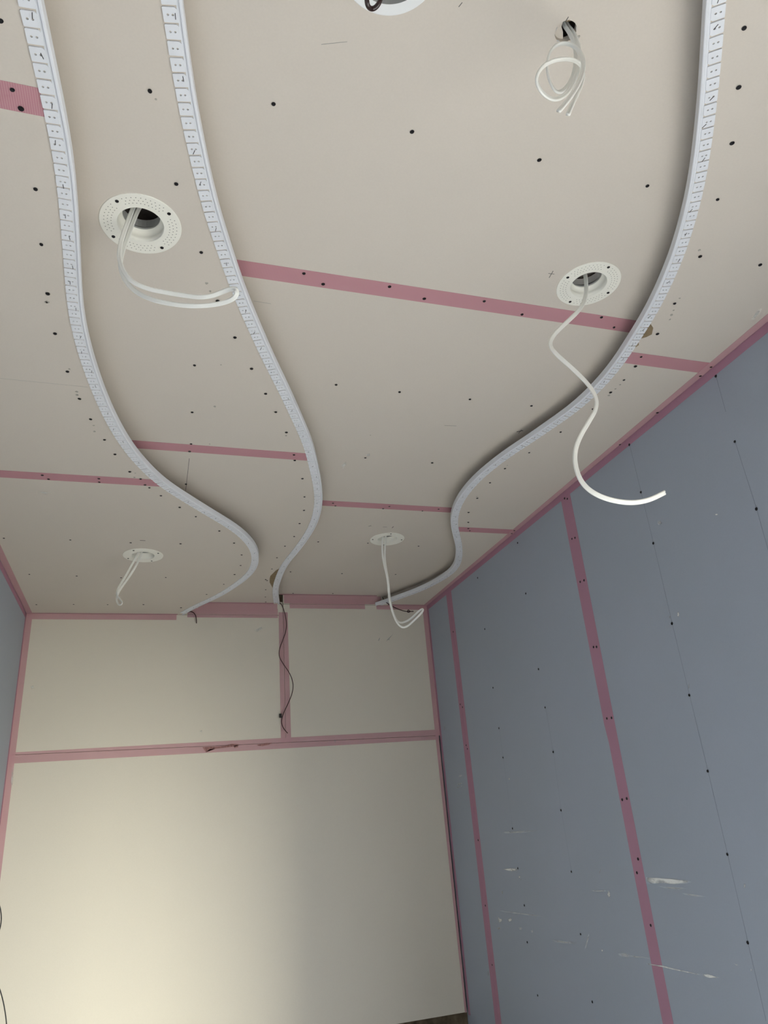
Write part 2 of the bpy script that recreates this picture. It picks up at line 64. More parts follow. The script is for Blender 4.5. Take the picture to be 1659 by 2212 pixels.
DATA['wire2'] = [[0.6272,3.6244,1.0978],[0.6283,3.6133,1.0994],[0.6396,3.6052,1.0809],[0.6552,3.6092,1.039],[0.6632,3.6132,0.9796],[0.6598,3.6172,0.9455],[0.6407,3.6212,0.9011],[0.6186,3.6188,0.8485],[0.6153,3.6136,0.8166],[0.636,3.6084,0.7779],[0.6647,3.6032,0.7394],[0.6813,3.598,0.7013],[0.6858,3.5967,0.6611],[0.6825,3.6045,0.6296],[0.659,3.6123,0.5761],[0.6295,3.6201,0.5268],[0.6225,3.6177,0.4947],[0.63,3.6111,0.4618],[0.6528,3.6044,0.4381]]
DATA['wire3'] = [[1.1939,3.6144,1.1362],[1.1844,3.5811,1.1083],[1.2058,3.5477,1.0706],[1.2388,3.5144,1.0417],[1.2684,3.5077,1.0274],[1.2886,3.5011,1.0223],[1.321,3.4944,1.0222]]
DATA['wire4'] = [[-0.5492,3.55,-0.1273],[-0.5284,3.55,-0.1619],[-0.5135,3.55,-0.1959],[-0.5061,3.55,-0.2368],[-0.5085,3.55,-0.2716],[-0.525,3.55,-0.3216],[-0.5344,3.55,-0.3746],[-0.5055,3.55,-0.4268],[-0.4809,3.55,-0.4721],[-0.4616,3.55,-0.5267],[-0.447,3.55,-0.5831],[-0.4305,3.55,-0.6833],[-0.4293,3.55,-0.8226]]
DATA['conn2'] = [0.6222,3.6204,0.5244]
DATA['knot3'] = [1.2958,3.4994,1.0247]
DATA['pencil'] = [["C",0.0016,[[0.849,1.1386],[0.847,1.1153]]],["C",0.0014,[[0.8399,1.1255],[0.8552,1.1245]]],["C",0.0016,[[0.8451,2.6703],[0.8507,2.6545]]],["C",0.0014,[[0.8401,2.6633],[0.8564,2.664]]],["C",0.0022,[[0.9064,2.6674],[0.9242,2.6653]]],["C",0.003,[[0.9495,2.6737],[0.9499,2.6557]]],["A",0.004,[[-0.0603,2.6391],[-0.0406,2.6394]]],["C",0.0012,[[0.4033,0.621],[0.4061,0.6134]]],["B",0.0014,[[0.0844,2.0758],[0.0857,2.3146]]],["C",0.0012,[[0.8549,1.8268],[0.8949,1.8229]]],["C",0.0013,[[0.5787,0.5987],[0.5793,0.5911]]],["C",0.004,[[1.1097,1.824],[1.128,1.8133]]],["C",0.002,[[1.121,1.8329],[1.1204,1.8085]]],["C",0.0009,[[0.1886,1.3608],[0.2291,1.3623]]],["A",0.0006,[[-0.3733,1.6222],[-0.1797,1.6241]]],["C",0.0008,[[0.2106,0.7301],[0.2496,0.7157]]]]
DATA['wall_pencil'] = [[[1.3146,1.0657],[1.3185,0.9531]],[[1.3179,0.861],[1.3151,0.6633]],[[1.3151,0.6633],[1.3184,0.5504]],[[1.7195,1.0715],[1.7191,0.9]],[[1.7191,0.9],[1.7183,0.7261]],[[1.7183,0.7261],[1.7209,0.4742]],[[1.7209,0.4742],[1.7201,0.2671]],[[1.7201,0.2671],[1.7193,0.0644]],[[1.7193,0.0644],[1.7205,-0.1401]],[[1.7205,-0.1401],[1.7233,-0.3395]],[[1.7233,-0.3395],[1.7257,-0.5032]],[[2.5227,0.3623],[2.5166,0.1982]],[[2.5166,0.1982],[2.5274,-0.0036]],[[2.5274,-0.0036],[2.5239,-0.2047]],[[2.9404,0.3416],[2.9395,0.2206]],[[2.9395,0.2206],[2.9397,-0.0574]]]
DATA['smears'] = [[1,[[2.0964,-0.2063],[2.0249,-0.2059],[1.9482,-0.2064],[1.8856,-0.2082],[1.8871,-0.2124],[1.9534,-0.2205],[2.0204,-0.2207],[2.0822,-0.2245],[2.098,-0.2166]]],[0,[[2.043,-0.2283],[1.9554,-0.226],[1.9016,-0.2277],[1.9494,-0.2348],[2.0155,-0.2342]]],[0,[[1.942,-0.2397],[1.8717,-0.2412],[1.839,-0.2445],[1.8742,-0.248],[1.9347,-0.2446]]],[1,[[1.9259,-0.4337],[1.8958,-0.4306],[1.8606,-0.4334],[1.8905,-0.4385],[1.9194,-0.4386]]],[1,[[2.1806,-0.4396],[2.1083,-0.4355],[2.014,-0.4359],[1.9352,-0.4359],[1.9402,-0.438],[2.0246,-0.4398],[2.1097,-0.4393],[2.1764,-0.4424]]],[1,[[2.3112,-0.2528],[2.3024,-0.2554],[2.303,-0.2706],[2.3152,-0.2744],[2.3219,-0.2656]]],[0,[[2.4211,-0.2582],[2.3168,-0.2512],[2.3123,-0.2559],[2.4093,-0.2621]]],[1,[[3.1868,-0.3919],[3.1759,-0.4029],[3.1481,-0.3991],[3.1538,-0.4104],[3.1816,-0.4205],[3.1878,-0.4077]]],[1,[[3.0985,-0.4005],[3.0554,-0.388],[3.0553,-0.3993],[3.089,-0.4074]]],[1,[[3.0979,-0.2123],[3.0155,-0.2061],[2.9386,-0.2056],[2.9449,-0.2135],[3.0,-0.2182],[3.0582,-0.2151]]],[1,[[2.9394,-0.2309],[2.9252,-0.2327],[2.9357,-0.2422],[2.9441,-0.2395]]],[0,[[2.9458,-0.2502],[2.9165,-0.24],[2.9222,-0.2462]]],[0,[[2.3266,-0.431],[2.2778,-0.4232],[2.2401,-0.4268],[2.2659,-0.4372],[2.3062,-0.4391]]],[0,[[2.2628,-0.4283],[2.1537,-0.4223],[2.1447,-0.4255],[2.2533,-0.4329]]],[0,[[2.7484,-0.4339],[2.6482,-0.4305],[2.5599,-0.4234],[2.5703,-0.4334],[2.6512,-0.4393],[2.7353,-0.4414]]],[0,[[2.4771,-0.3883],[2.4664,-0.3879],[2.4999,-0.431],[2.5188,-0.4467],[2.5152,-0.4326]]],[1,[[2.4133,-0.4301],[2.4042,-0.4291],[2.4036,-0.4344],[2.4131,-0.4367]]],[0,[[3.0411,-0.068],[2.8925,-0.0653],[2.7227,-0.0664],[2.7331,-0.0722],[2.8961,-0.0763],[3.0335,-0.0763]]],[0,[[3.4482,0.1848],[3.4044,0.1891],[3.401,0.183],[3.4398,0.1773]]],[0,[[3.4798,0.1521],[3.4104,0.1521],[3.4119,0.1475],[3.4768,0.1441]]],[0,[[3.4957,0.1357],[3.4085,0.1415],[3.4099,0.1369],[3.492,0.1296]]],[0,[[3.1798,-0.3701],[2.954,-0.3646],[2.7474,-0.3606],[2.7652,-0.3654],[2.9748,-0.3721],[3.175,-0.3745]]],[0,[[1.6873,-0.2051],[1.6793,-0.2071],[1.6859,-0.2169],[1.6917,-0.2186]]],[0,[[1.7379,-0.3972],[1.7284,-0.3947],[1.7305,-0.4021],[1.7384,-0.404]]],[0,[[3.3624,-0.6144],[3.3475,-0.6085],[3.353,-0.6326],[3.3656,-0.6382]]],[0,[[1.7912,-0.3926],[1.7764,-0.393],[1.784,-0.3972]]],[0,[[3.5706,0.4368],[3.5433,0.4488],[3.548,0.4232],[3.5739,0.4056]]],[0,[[2.3504,-0.2046],[2.3345,-0.1883],[2.3278,-0.1907],[2.3438,-0.2075]]],[0,[[3.0089,-0.4194],[2.9705,-0.4145],[2.9702,-0.4247],[3.0004,-0.4275]]],[0,[[2.9005,-0.4184],[2.8723,-0.4166],[2.8861,-0.4271],[2.9017,-0.4271]]],[0,[[3.2161,-0.4376],[3.1725,-0.4306],[3.1635,-0.4407],[3.2063,-0.4461]]],[0,[[3.1248,-0.2955],[3.1074,-0.2923],[3.1085,-0.3081],[3.1222,-0.3065]]],[1,[[2.9162,0.1354],[2.9023,0.1352],[2.9045,0.1286],[2.9159,0.1303]]],[1,[[1.6881,0.4982],[1.6819,0.4995],[1.6807,0.4897],[1.6878,0.4835],[1.6925,0.4886]]],[1,[[1.453,0.7084],[1.4437,0.7063],[1.4406,0.7011],[1.4484,0.7026]]],[0,[[1.7259,0.4981],[1.7201,0.4977],[1.7218,0.4905],[1.7264,0.4911]]],[0,[[1.6797,0.7862],[1.6611,0.7804],[1.6562,0.7658],[1.6717,0.7653],[1.6818,0.7744]]],[0,[[1.714,0.2985],[1.7093,0.2988],[1.7132,0.2835],[1.7189,0.2828]]]]
DATA['back_smears'] = [[[1.1529,0.8971],[1.163,0.9141],[1.1706,0.9226],[1.167,0.9098],[1.1589,0.8954]],[[1.1968,0.897],[1.2206,0.9182],[1.2446,0.9397],[1.2393,0.9294],[1.2179,0.9071],[1.2025,0.8918]],[[1.2107,0.9054],[1.2219,0.9122],[1.2191,0.9003]],[[0.888,0.402],[0.8937,0.4032],[0.8975,0.3852],[0.8913,0.3869]],[[-0.5157,0.6934],[-0.5029,0.6994],[-0.4958,0.6867],[-0.5086,0.6808]],[[-0.5501,0.352],[-0.5399,0.3419],[-0.5366,0.2663],[-0.5394,0.2441],[-0.5497,0.2858]],[[0.2362,0.4668],[0.2509,0.4747],[0.2491,0.4599]],[[0.4932,0.956],[0.5412,0.9806],[0.5531,0.9683],[0.509,0.9438]]]
DATA['torn_wall'] = [[[0.2528,0.3947],[0.3017,0.3946],[0.3445,0.3948],[0.3704,0.3978],[0.3876,0.4034],[0.4203,0.3998],[0.4138,0.3917],[0.3769,0.3891],[0.3232,0.3852],[0.2849,0.3828],[0.2703,0.371],[0.2594,0.384]],[[0.5081,0.3938],[0.5526,0.4004],[0.5817,0.3992],[0.5637,0.3914],[0.5325,0.3863],[0.5147,0.3893]],[[0.3985,0.3944],[0.4203,0.3977],[0.4182,0.3872],[0.4008,0.3838]]]
DATA['torn_ceiling'] = [["D",[[1.1403,1.187],[1.1511,1.1829],[1.169,1.1961],[1.1824,1.22],[1.175,1.2332],[1.1651,1.241],[1.1491,1.2384]]],["D",[[1.1626,1.2494],[1.1762,1.2666],[1.1736,1.2793],[1.1598,1.2841],[1.1525,1.2613]]],["B",[[0.5355,3.081],[0.5251,3.1073],[0.5121,3.1867],[0.5151,3.2269],[0.5236,3.2816],[0.5514,3.3658],[0.56,3.3075],[0.5483,3.1575]]]]
DATA['dots'] = {"A":[[-0.2395,1.3171],[-0.2414,1.3189],[-0.216,1.5538],[-0.2068,1.6499],[-0.2078,1.6649],[-0.1763,1.8103],[-0.1763,1.8427],[-0.073,2.0806],[-0.0759,2.1097]],"B":[[-0.0369,0.8496],[0.0742,1.2643],[0.084,1.2885],[0.1329,1.5582],[0.1348,1.7582],[0.3566,1.8858],[0.1385,1.9736]],"C":[[0.6123,0.6151],[0.6374,1.9259]],"D":[[1.0991,0.9369],[1.1615,1.0838],[1.1764,1.1254],[1.1834,1.1417],[1.1906,1.1583],[1.2381,1.4433],[1.2373,1.4651],[1.2381,1.4995],[1.1358,1.9627],[1.1354,2.2213]]}
DATA['ceiling_smears'] = [["D",[[1.4026,1.1147],[1.3872,1.0762],[1.3975,1.0687],[1.4103,1.0947],[1.4128,1.1163]]],["C",[[0.5919,2.1448],[0.6041,2.1082],[0.6141,2.1344],[0.6076,2.1743]]],["A",[[-0.3684,2.2576],[-0.3448,2.2475],[-0.3229,2.2548],[-0.3406,2.2711]]],["C",[[0.6576,2.0526],[0.6705,2.0406],[0.6754,2.0631],[0.6637,2.0683]]]]
DATA['K'] = {"ZA":1.035,"ZB":1.0964,"ZC":1.147,"ZD":1.0961,"YB":3.6344,"XL":-0.5682,"XR":1.4553,"zj":0.3986,"zb":-0.8101,"xj":0.6481,"yt1":3.3127,"yt2":2.1251,"jC1":1.2584,"jC2":2.4611,"jB":2.0104,"jA":2.1407,"jA2":0.8483,"jD1":1.3219,"jD2":2.536}
K = DATA['K']
ZA, ZB, ZC, ZD = K['ZA'], K['ZB'], K['ZC'], K['ZD']
YB, XL, XR = K['YB'], K['XL'], K['XR']
YR = -3.15
ZF = -1.45
ZT = 1.21
BT = 0.0125

# ------------------------------------------------------------------ materials
def new_mat(name):
    m = bpy.data.materials.new(name); m.use_nodes = True
    nt = m.node_tree
    return m, nt, nt.nodes['Principled BSDF']

def mix(nt, fac, a, b):
    n = nt.nodes.new('ShaderNodeMix'); n.data_type = 'RGBA'
    if isinstance(fac, (int, float)): n.inputs['Factor'].default_value = fac
    else: nt.links.new(fac, n.inputs['Factor'])
    for s, v in ((6, a), (7, b)):
        if isinstance(v, tuple): n.inputs[s].default_value = (*v, 1)
        else: nt.links.new(v, n.inputs[s])
    return n.outputs[2]

def noise(nt, scale, detail=3, rough=0.55, vec=None):
    n = nt.nodes.new('ShaderNodeTexNoise')
    n.inputs['Scale'].default_value = scale; n.inputs['Detail'].default_value = detail
    n.inputs['Roughness'].default_value = rough
    if vec is None:
        tc = nt.nodes.new('ShaderNodeTexCoord'); vec = tc.outputs['Object']
    nt.links.new(vec, n.inputs['Vector'])
    return n.outputs['Fac']

def ramp(nt, fac, lo, hi, a=0.0, b=1.0):
    n = nt.nodes.new('ShaderNodeMapRange')
    nt.links.new(fac, n.inputs['Value'])
    n.inputs['From Min'].default_value = lo; n.inputs['From Max'].default_value = hi
    n.inputs['To Min'].default_value = a; n.inputs['To Max'].default_value = b
    return n.outputs['Result']

def board_mat(name, base, dark, rough=0.75, spec=0.3):
    m, nt, p = new_mat(name)
    big = ramp(nt, noise(nt, 2.2, 3), 0.3, 0.7)
    fine = ramp(nt, noise(nt, 260, 4), 0.3, 0.7)
    c = mix(nt, big, base, dark)
    c2 = mix(nt, fine, tuple(x * 0.96 for x in base), tuple(min(1, x * 1.03) for x in base))
    n = nt.nodes.new('ShaderNodeMix'); n.data_type = 'RGBA'; n.inputs['Factor'].default_value = 0.4
    nt.links.new(c, n.inputs[6]); nt.links.new(c2, n.inputs[7])
    nt.links.new(n.outputs[2], p.inputs['Base Color'])
    p.inputs['Roughness'].default_value = rough
    p.inputs['Specular IOR Level'].default_value = spec
    b = nt.nodes.new('ShaderNodeBump'); b.inputs['Strength'].default_value = 0.05; b.inputs['Distance'].default_value = 0.0005
    nt.links.new(fine, b.inputs['Height']); nt.links.new(b.outputs[0], p.inputs['Normal'])
    return m

def plain(name, col, rough=0.5, spec=0.5, metal=0.0, var=0.0, scale=30):
    m, nt, p = new_mat(name)
    if var:
        f = ramp(nt, noise(nt, scale, 4), 0.3, 0.7)
        nt.links.new(mix(nt, f, tuple(x * (1 - var) for x in col), tuple(min(1, x * (1 + var)) for x in col)), p.inputs['Base Color'])
    else:
        p.inputs['Base Color'].default_value = (*col, 1)
    p.inputs['Roughness'].default_value = rough
    p.inputs['Specular IOR Level'].default_value = spec
    p.inputs['Metallic'].default_value = metal
    return m

M = {}
M['board'] = board_mat('grey_plasterboard_paper', (0.675, 0.607, 0.528), (0.65, 0.59, 0.518))
M['wallboard'] = board_mat('cream_grey_plasterboard_paper', (0.745, 0.69, 0.585), (0.725, 0.675, 0.58), 0.6, 0.4)
M['blue'] = board_mat('blue_plasterboard_paper', (0.385, 0.425, 0.495), (0.365, 0.408, 0.462), 0.6, 0.4)
M['core'] = plain('gypsum_core', (0.55, 0.53, 0.5), 0.9, 0.2)
M['concrete'] = plain('raw_concrete', (0.40, 0.34, 0.31), 0.9, 0.2, var=0.25, scale=25)
M['brown'] = plain('brown_render', (0.13, 0.10, 0.065), 0.9, 0.2, var=0.45, scale=30)
M['floor'] = plain('cement_screed', (0.55, 0.53, 0.49), 0.85, 0.3, var=0.12, scale=6)
M['ground'] = plain('grey_paving', (0.26, 0.255, 0.24), 0.85, 0.3, var=0.1, scale=5)
M['plastic'] = plain('cool_white_plastic', (0.80, 0.81, 0.84), 0.5, 0.4)
M['flange'] = plain('cream_powder_coat', (0.91, 0.885, 0.79), 0.5, 0.4)
M['flange_sunlit'] = plain('sunlit_powder_coat', (0.86, 0.86, 0.85), 0.5, 0.4)  # sunlight on the top-edge ring put into a whiter coat colour
M['perf'] = plain('perforation_shadow', (0.36, 0.34, 0.30), 0.9, 0.1)
M['galv'] = plain('galvanised_steel', (0.62, 0.62, 0.60), 0.45, 0.5, 0.2)
M['black'] = plain('black_phosphate_steel', (0.008, 0.007, 0.009), 0.55, 0.3)
M['staple'] = plain('dark_staple_wire', (0.03, 0.03, 0.03), 0.4, 0.4)
M['cable'] = plain('ivory_pvc_sheath', (0.93, 0.918, 0.855), 0.38, 0.45)
M['wire'] = plain('dark_red_black_wire', (0.035, 0.007, 0.008), 0.4, 0.4)
M['blackwire'] = plain('black_wire', (0.008, 0.008, 0.009), 0.4, 0.4)
M['brownwire'] = plain('glossy_brown_black_cable', (0.03, 0.014, 0.012), 0.18, 0.6)
M['pencil'] = plain('graphite', (0.12, 0.115, 0.11), 0.7, 0.2)
M['pencil_soft'] = plain('faint_graphite', (0.36, 0.345, 0.32), 0.8, 0.2)
M['bluepencil'] = plain('graphite_on_blue', (0.20, 0.22, 0.26), 0.8, 0.2)
M['bluepencil_faint'] = plain('faint_graphite_on_blue', (0.31, 0.34, 0.40), 0.8, 0.2)
M['kraft'] = plain('torn_kraft_layer', (0.27, 0.20, 0.12), 0.85, 0.2, var=0.12, scale=60)
M['tornpink'] = plain('torn_reddish_layer', (0.33, 0.17, 0.16), 0.85, 0.2, var=0.4, scale=120)
M['dot'] = plain('dab_of_filler', (0.42, 0.39, 0.34), 0.8, 0.2, var=0.3, scale=400)

def tape_mat(name, col, dark, a_lo, a_hi):
    m, nt, p = new_mat(name)
    uv = nt.nodes.new('ShaderNodeUVMap'); uv.uv_map = 'uv'
    sp = nt.nodes.new('ShaderNodeSeparateXYZ'); nt.links.new(uv.outputs[0], sp.inputs[0])
    def sine(sock, period):
        mu = nt.nodes.new('ShaderNodeMath'); mu.operation = 'MULTIPLY'; mu.inputs[1].default_value = 2 * math.pi / period
        nt.links.new(sock, mu.inputs[0])
        si = nt.nodes.new('ShaderNodeMath'); si.operation = 'SINE'; nt.links.new(mu.outputs[0], si.inputs[0])
        return si.outputs[0]
    s1 = ramp(nt, sine(sp.outputs['X'], 0.0034), -0.7, 0.7)
    s2 = ramp(nt, sine(sp.outputs['Y'], 0.0034), -1.0, 1.0, 0.8, 1.0)
    mul = nt.nodes.new('ShaderNodeMath'); mul.operation = 'MULTIPLY'
    nt.links.new(s1, mul.inputs[0]); nt.links.new(s2, mul.inputs[1])
    nt.links.new(mix(nt, mul.outputs[0], dark, col), p.inputs['Base Color'])
    nt.links.new(ramp(nt, mul.outputs[0], 0, 1, a_hi, a_lo), p.inputs['Alpha'])
    p.inputs['Roughness'].default_value = 0.7
    return m
M['tape'] = tape_mat('pink_mesh_tape', (0.78, 0.39, 0.44), (0.58, 0.24, 0.30), 0.62, 0.74)
M['walltape'] = tape_mat('pink_mesh_tape_fine', (0.75, 0.45, 0.48), (0.69, 0.38, 0.42), 0.60, 0.70)
M['bluetape'] = tape_mat('pink_mesh_tape_on_blue', (0.60, 0.31, 0.41), (0.56, 0.27, 0.37), 0.70, 0.78)

def smear_mat(name, amax, scale, edge):
    m, nt, p = new_mat(name)
    p.inputs['Base Color'].default_value = (0.88, 0.88, 0.84, 1)
    p.inputs['Roughness'].default_value = 0.85
    at = nt.nodes.new('ShaderNodeAttribute'); at.attribute_name = 'mask'
    e = ramp(nt, at.outputs['Fac'], 0, edge)
    tc = nt.nodes.new('ShaderNodeTexCoord'); mp = nt.nodes.new('ShaderNodeMapping'); mp.inputs['Scale'].default_value = (1, 0.25, 1)
    nt.links.new(tc.outputs['Object'], mp.inputs['Vector'])
    n = ramp(nt, noise(nt, scale, 5, 0.7, mp.outputs[0]), 0.32, 0.55, amax * 0.35, amax)
    mu = nt.nodes.new('ShaderNodeMath'); mu.operation = 'MULTIPLY'
    nt.links.new(e, mu.inputs[0]); nt.links.new(n, mu.inputs[1])
    nt.links.new(mu.outputs[0], p.inputs['Alpha'])
    return m
M['smear'] = smear_mat('white_plaster_smear', 1.0, 60, 0.35)
M['faint'] = smear_mat('faint_plaster_scuff', 0.48, 40, 0.7)

# ------------------------------------------------------------------ helpers
def link(name, me, mat, parent=None):
    if mat and not me.materials:
        me.materials.append(mat)
    o = bpy.data.objects.new(name, me); COL.objects.link(o)
    if parent: o.parent = parent
    return o

def mesh(name, verts, faces, smooth=False):
    me = bpy.data.meshes.new(name); me.from_pydata([tuple(v) for v in verts], [], faces); me.update()
    if smooth: me.polygons.foreach_set('use_smooth', [True] * len(me.polygons))
    return me

def box(name, lo, hi, mat, parent=None):
    x0, y0, z0 = lo; x1, y1, z1 = hi
    v = [(x0,y0,z0),(x1,y0,z0),(x1,y1,z0),(x0,y1,z0),(x0,y0,z1),(x1,y0,z1),(x1,y1,z1),(x0,y1,z1)]
    f = [(0,3,2,1),(4,5,6,7),(0,1,5,4),(1,2,6,5),(2,3,7,6),(3,0,4,7)]
    return link(name, mesh(name, v, f), mat, parent)

def struct(o):
    o['kind'] = 'structure'; return o

def slab(name, loops, z0, z1, mat, parent=None, conv=None, hollow=True):
    """extruded polygon with holes; loops[0] outer. conv maps (a,b,h) to xyz"""
    conv = conv or (lambda a, b, h: (a, b, h))
    tris = tessellate_polygon([[Vector((a, b, 0)) for a, b in l] for l in loops])
    flat = [p for l in loops for p in l]; n = len(flat)
    v = [conv(a, b, z0) for a, b in flat] + [conv(a, b, z1) for a, b in flat]
    f = [tuple(t) for t in tris] + [tuple(i + n for i in reversed(t)) for t in tris]
    k = 0
    for l in loops:
        m_ = len(l)
        for i in range(m_):
            j = (i + 1) % m_
            f.append((k + i, k + j, n + k + j, n + k + i))
        k += m_
    me = mesh(name, v, f)
    bm = bmesh.new(); bm.from_mesh(me); bmesh.ops.recalc_face_normals(bm, faces=bm.faces); bm.to_mesh(me); bm.free()
    return link(name, me, mat, parent)

def sheet(name, pts, nrm, th, mat, parent, udir=(1, 0, 0)):
    """thin skin stuck to a surface: face and rim, a metric uv map, and a 0..1 rim-to-middle mask"""
    nrm = Vector(nrm); u = Vector(udir).normalized(); w = nrm.cross(u).normalized()
    pts = [Vector(p) for p in pts]; n = len(pts)
    ctr = sum(pts, Vector()) / n
    v = pts + [p + nrm * th for p in pts] + [ctr + nrm * th]
    f = []
    for i in range(n):
        j = (i + 1) % n
        f += [(n + i, n + j, 2 * n), (i, j, n + j, n + i)]
    me = mesh(name, v, f)
    if (me.polygons[0].normal).dot(nrm) < 0:
        me.flip_normals()
    uvl = me.uv_layers.new(name='uv')
    for lp in me.loops:
        c = me.vertices[lp.vertex_index].co
        uvl.data[lp.index].uv = (c.dot(u), c.dot(w))
    at = me.attributes.new('mask', 'FLOAT', 'POINT')
    at.data[2 * n].value = 1.0
    return link(name, me, mat, parent)

def interp(curve, y):
    lo, hi = 0, len(curve) - 1
    if y <= curve[0][1]: return curve[0][0]
    if y >= curve[-1][1]: return curve[-1][0]
    while hi - lo > 1:
        m_ = (lo + hi) // 2
        if curve[m_][1] <= y: lo = m_
        else: hi = m_
    a, b = curve[lo], curve[hi]
    return a[0] + (b[0] - a[0]) * (y - a[1]) / (b[1] - a[1])

def normals(c):
    out = []
    for i in range(len(c)):
        a = c[max(0, i - 1)]; b = c[min(len(c) - 1, i + 1)]
        tx, ty = b[0] - a[0], b[1] - a[1]; l = math.hypot(tx, ty)
        out.append((tx / l, ty / l, ty / l, -tx / l))
    return out

def shift(c, d):
    ns = normals(c); out = []
    for (x, y), n in zip(c, ns):
        q = (x + n[2] * d, y + n[3] * d)
        if not out or q[1] > out[-1][1] + 1e-4: out.append(q)
    return out

E1, E2, E3 = [[tuple(q) for q in DATA[k]] for k in ('E1', 'E2', 'E3')]
G1, G2, G3 = shift(E1, -0.0018), shift(E2, -0.0018), shift(E3, 0.0018)     # cut edge of each board
V1, V2, V3 = shift(E1, -0.075), shift(E2, -0.075), shift(E3, 0.075)       # back of each light pocket

def ys(y0, y1, step=0.02):
    n = max(1, int((y1 - y0) / step)); return [y0 + (y1 - y0) * i / n for i in range(n + 1)]

def const(x): return [(x, -9.0), (x, 9.0)]

def region(cl, cr, y0, y1):
    a = [(interp(cl, y), y) for y in ys(y0, y1)]
    b = [(interp(cr, y), y) for y in ys(y0, y1)]
    if len(cl) == 2: a = [a[0], a[-1]]
    if len(cr) == 2: b = [b[0], b[-1]]
    return a + b[::-1]

def circle(cx, cy, r, n=40):
    return [(cx + r * math.cos(2 * math.pi * i / n), cy + r * math.sin(2 * math.pi * i / n)) for i in range(n)]

# ------------------------------------------------------------------ ceiling
RINGS = [  # centre, level, label, material, screw list index
    ((-0.0602, 1.1258), ZB, 'large cream perforated light ring between the two left wavy strips, nearest on the left', 'flange'),
    ((0.9560, 1.1388), ZC, 'cream perforated light ring beside the right wavy strip, small pencil cross next to it', 'flange'),
    ((-0.0484, 2.7985), ZA, 'small cream light ring low on the left, far end of ceiling by the left wall', 'flange'),
    ((0.9678, 2.8010), ZC, 'small cream light ring at the far end of the middle ceiling, beside the right strip', 'flange'),
    ((0.2830, 0.5865), ZC, 'bright white light ring cut by the top edge, with a brown-black cable loop', 'flange_sunlit'),
]
HOLE6 = (0.5870, 0.6130)
HR = 0.0455

ceiling = struct(slab('ceiling', [[(XL - .1, YR - .1), (XR + .1, YR - .1), (XR + .1, YB + .1), (XL - .1, YB + .1)]], ZT, ZT + .12, M['concrete']))

def ceil_boards(cl, cr, z, joints, holes):
    for y0, y1 in zip(joints[:-1], joints[1:]):
        loops = [region(cl, cr, y0 + 0.0013, y1 - 0.0013)]
        for (cx, cy), r in holes:
            if y0 < cy < y1: loops.append(circle(cx, cy, r))
        slab('plasterboard', loops, z, z + BT, M['board'], ceiling)

wl, wr = const(XL + .004), const(XR - .004)
ceil_boards(wl, G1, ZA, [YR, -0.35, K['jA2'], K['jA'], YB - .004], [(RINGS[2][0], HR)])
ceil_boards(V1, G2, ZB, [YR, -0.4, K['jB'], YB - .004], [(RINGS[0][0], HR)])
ceil_boards(V2, V3, ZC, [YR, 0.05, K['jC1'], K['jC2'], YB - .004], [(RINGS[1][0], HR), (RINGS[3][0], HR), (RINGS[4][0], .0600), (HOLE6, 0.0175)])
ceil_boards(G3, wr, ZD, [YR, 0.1, K['jD1'], K['jD2'], YB - .004], [])

def backing(c, z0, z1):
    # strip of board that closes the light pocket behind a wavy edge
    d = 0.008
    v = []; f = []
    c = [q for q in c if YR < q[1] < YB]
    for (x, y), n in zip(c, normals(c)):
        v += [(x, y, z0), (x, y, z1), (x - n[2] * d, y - n[3] * d, z1), (x - n[2] * d, y - n[3] * d, z0)]
    for i in range(len(c) - 1):
        a, b = i * 4, i * 4 + 4
        for k in range(4):
            f.append((a + k, a + (k + 1) % 4, b + (k + 1) % 4, b + k))
    link('pocket_backing', mesh('pocket_backing', v, f), M['board'], ceiling)
backing(shift(E1, -0.07), ZA + BT, ZB)
backing(shift(E2, -0.07), ZB + BT, ZC)
backing(shift(E3, 0.062), ZD + BT, ZC)

T_ = 0.0003
def ceil_tape(cl, cr, z, yc, w=0.048, tilt=0.0):
    y0, y1 = yc - w / 2, yc + w / 2
    pts = [(interp(cl, y0), y0), (interp(cr, y0), y0), (interp(cr, yc), yc), (interp(cr, y1), y1), (interp(cl, y1), y1), (interp(cl, yc), yc)]
    sheet('joint_tape', [(x, y, z - 0.0002) for x, y in pts], (0, 0, -1), T_, M['tape'], ceiling)
TE1, TE2, TE3 = shift(E1, -0.0285), shift(E2, -0.0285), shift(E3, 0.0285)
ceil_tape(wl, TE1, ZA, K['jA2']); ceil_tape(wl, TE1, ZA, K['jA'])
ceil_tape(V1, TE2, ZB, K['jB'])
ceil_tape(V2, V3, ZC, K['jC1']); ceil_tape(V2, V3, ZC, K['jC2'])
ceil_tape(TE3, wr, ZD, K['jD1']); ceil_tape(TE3, wr, ZD, K['jD2'])
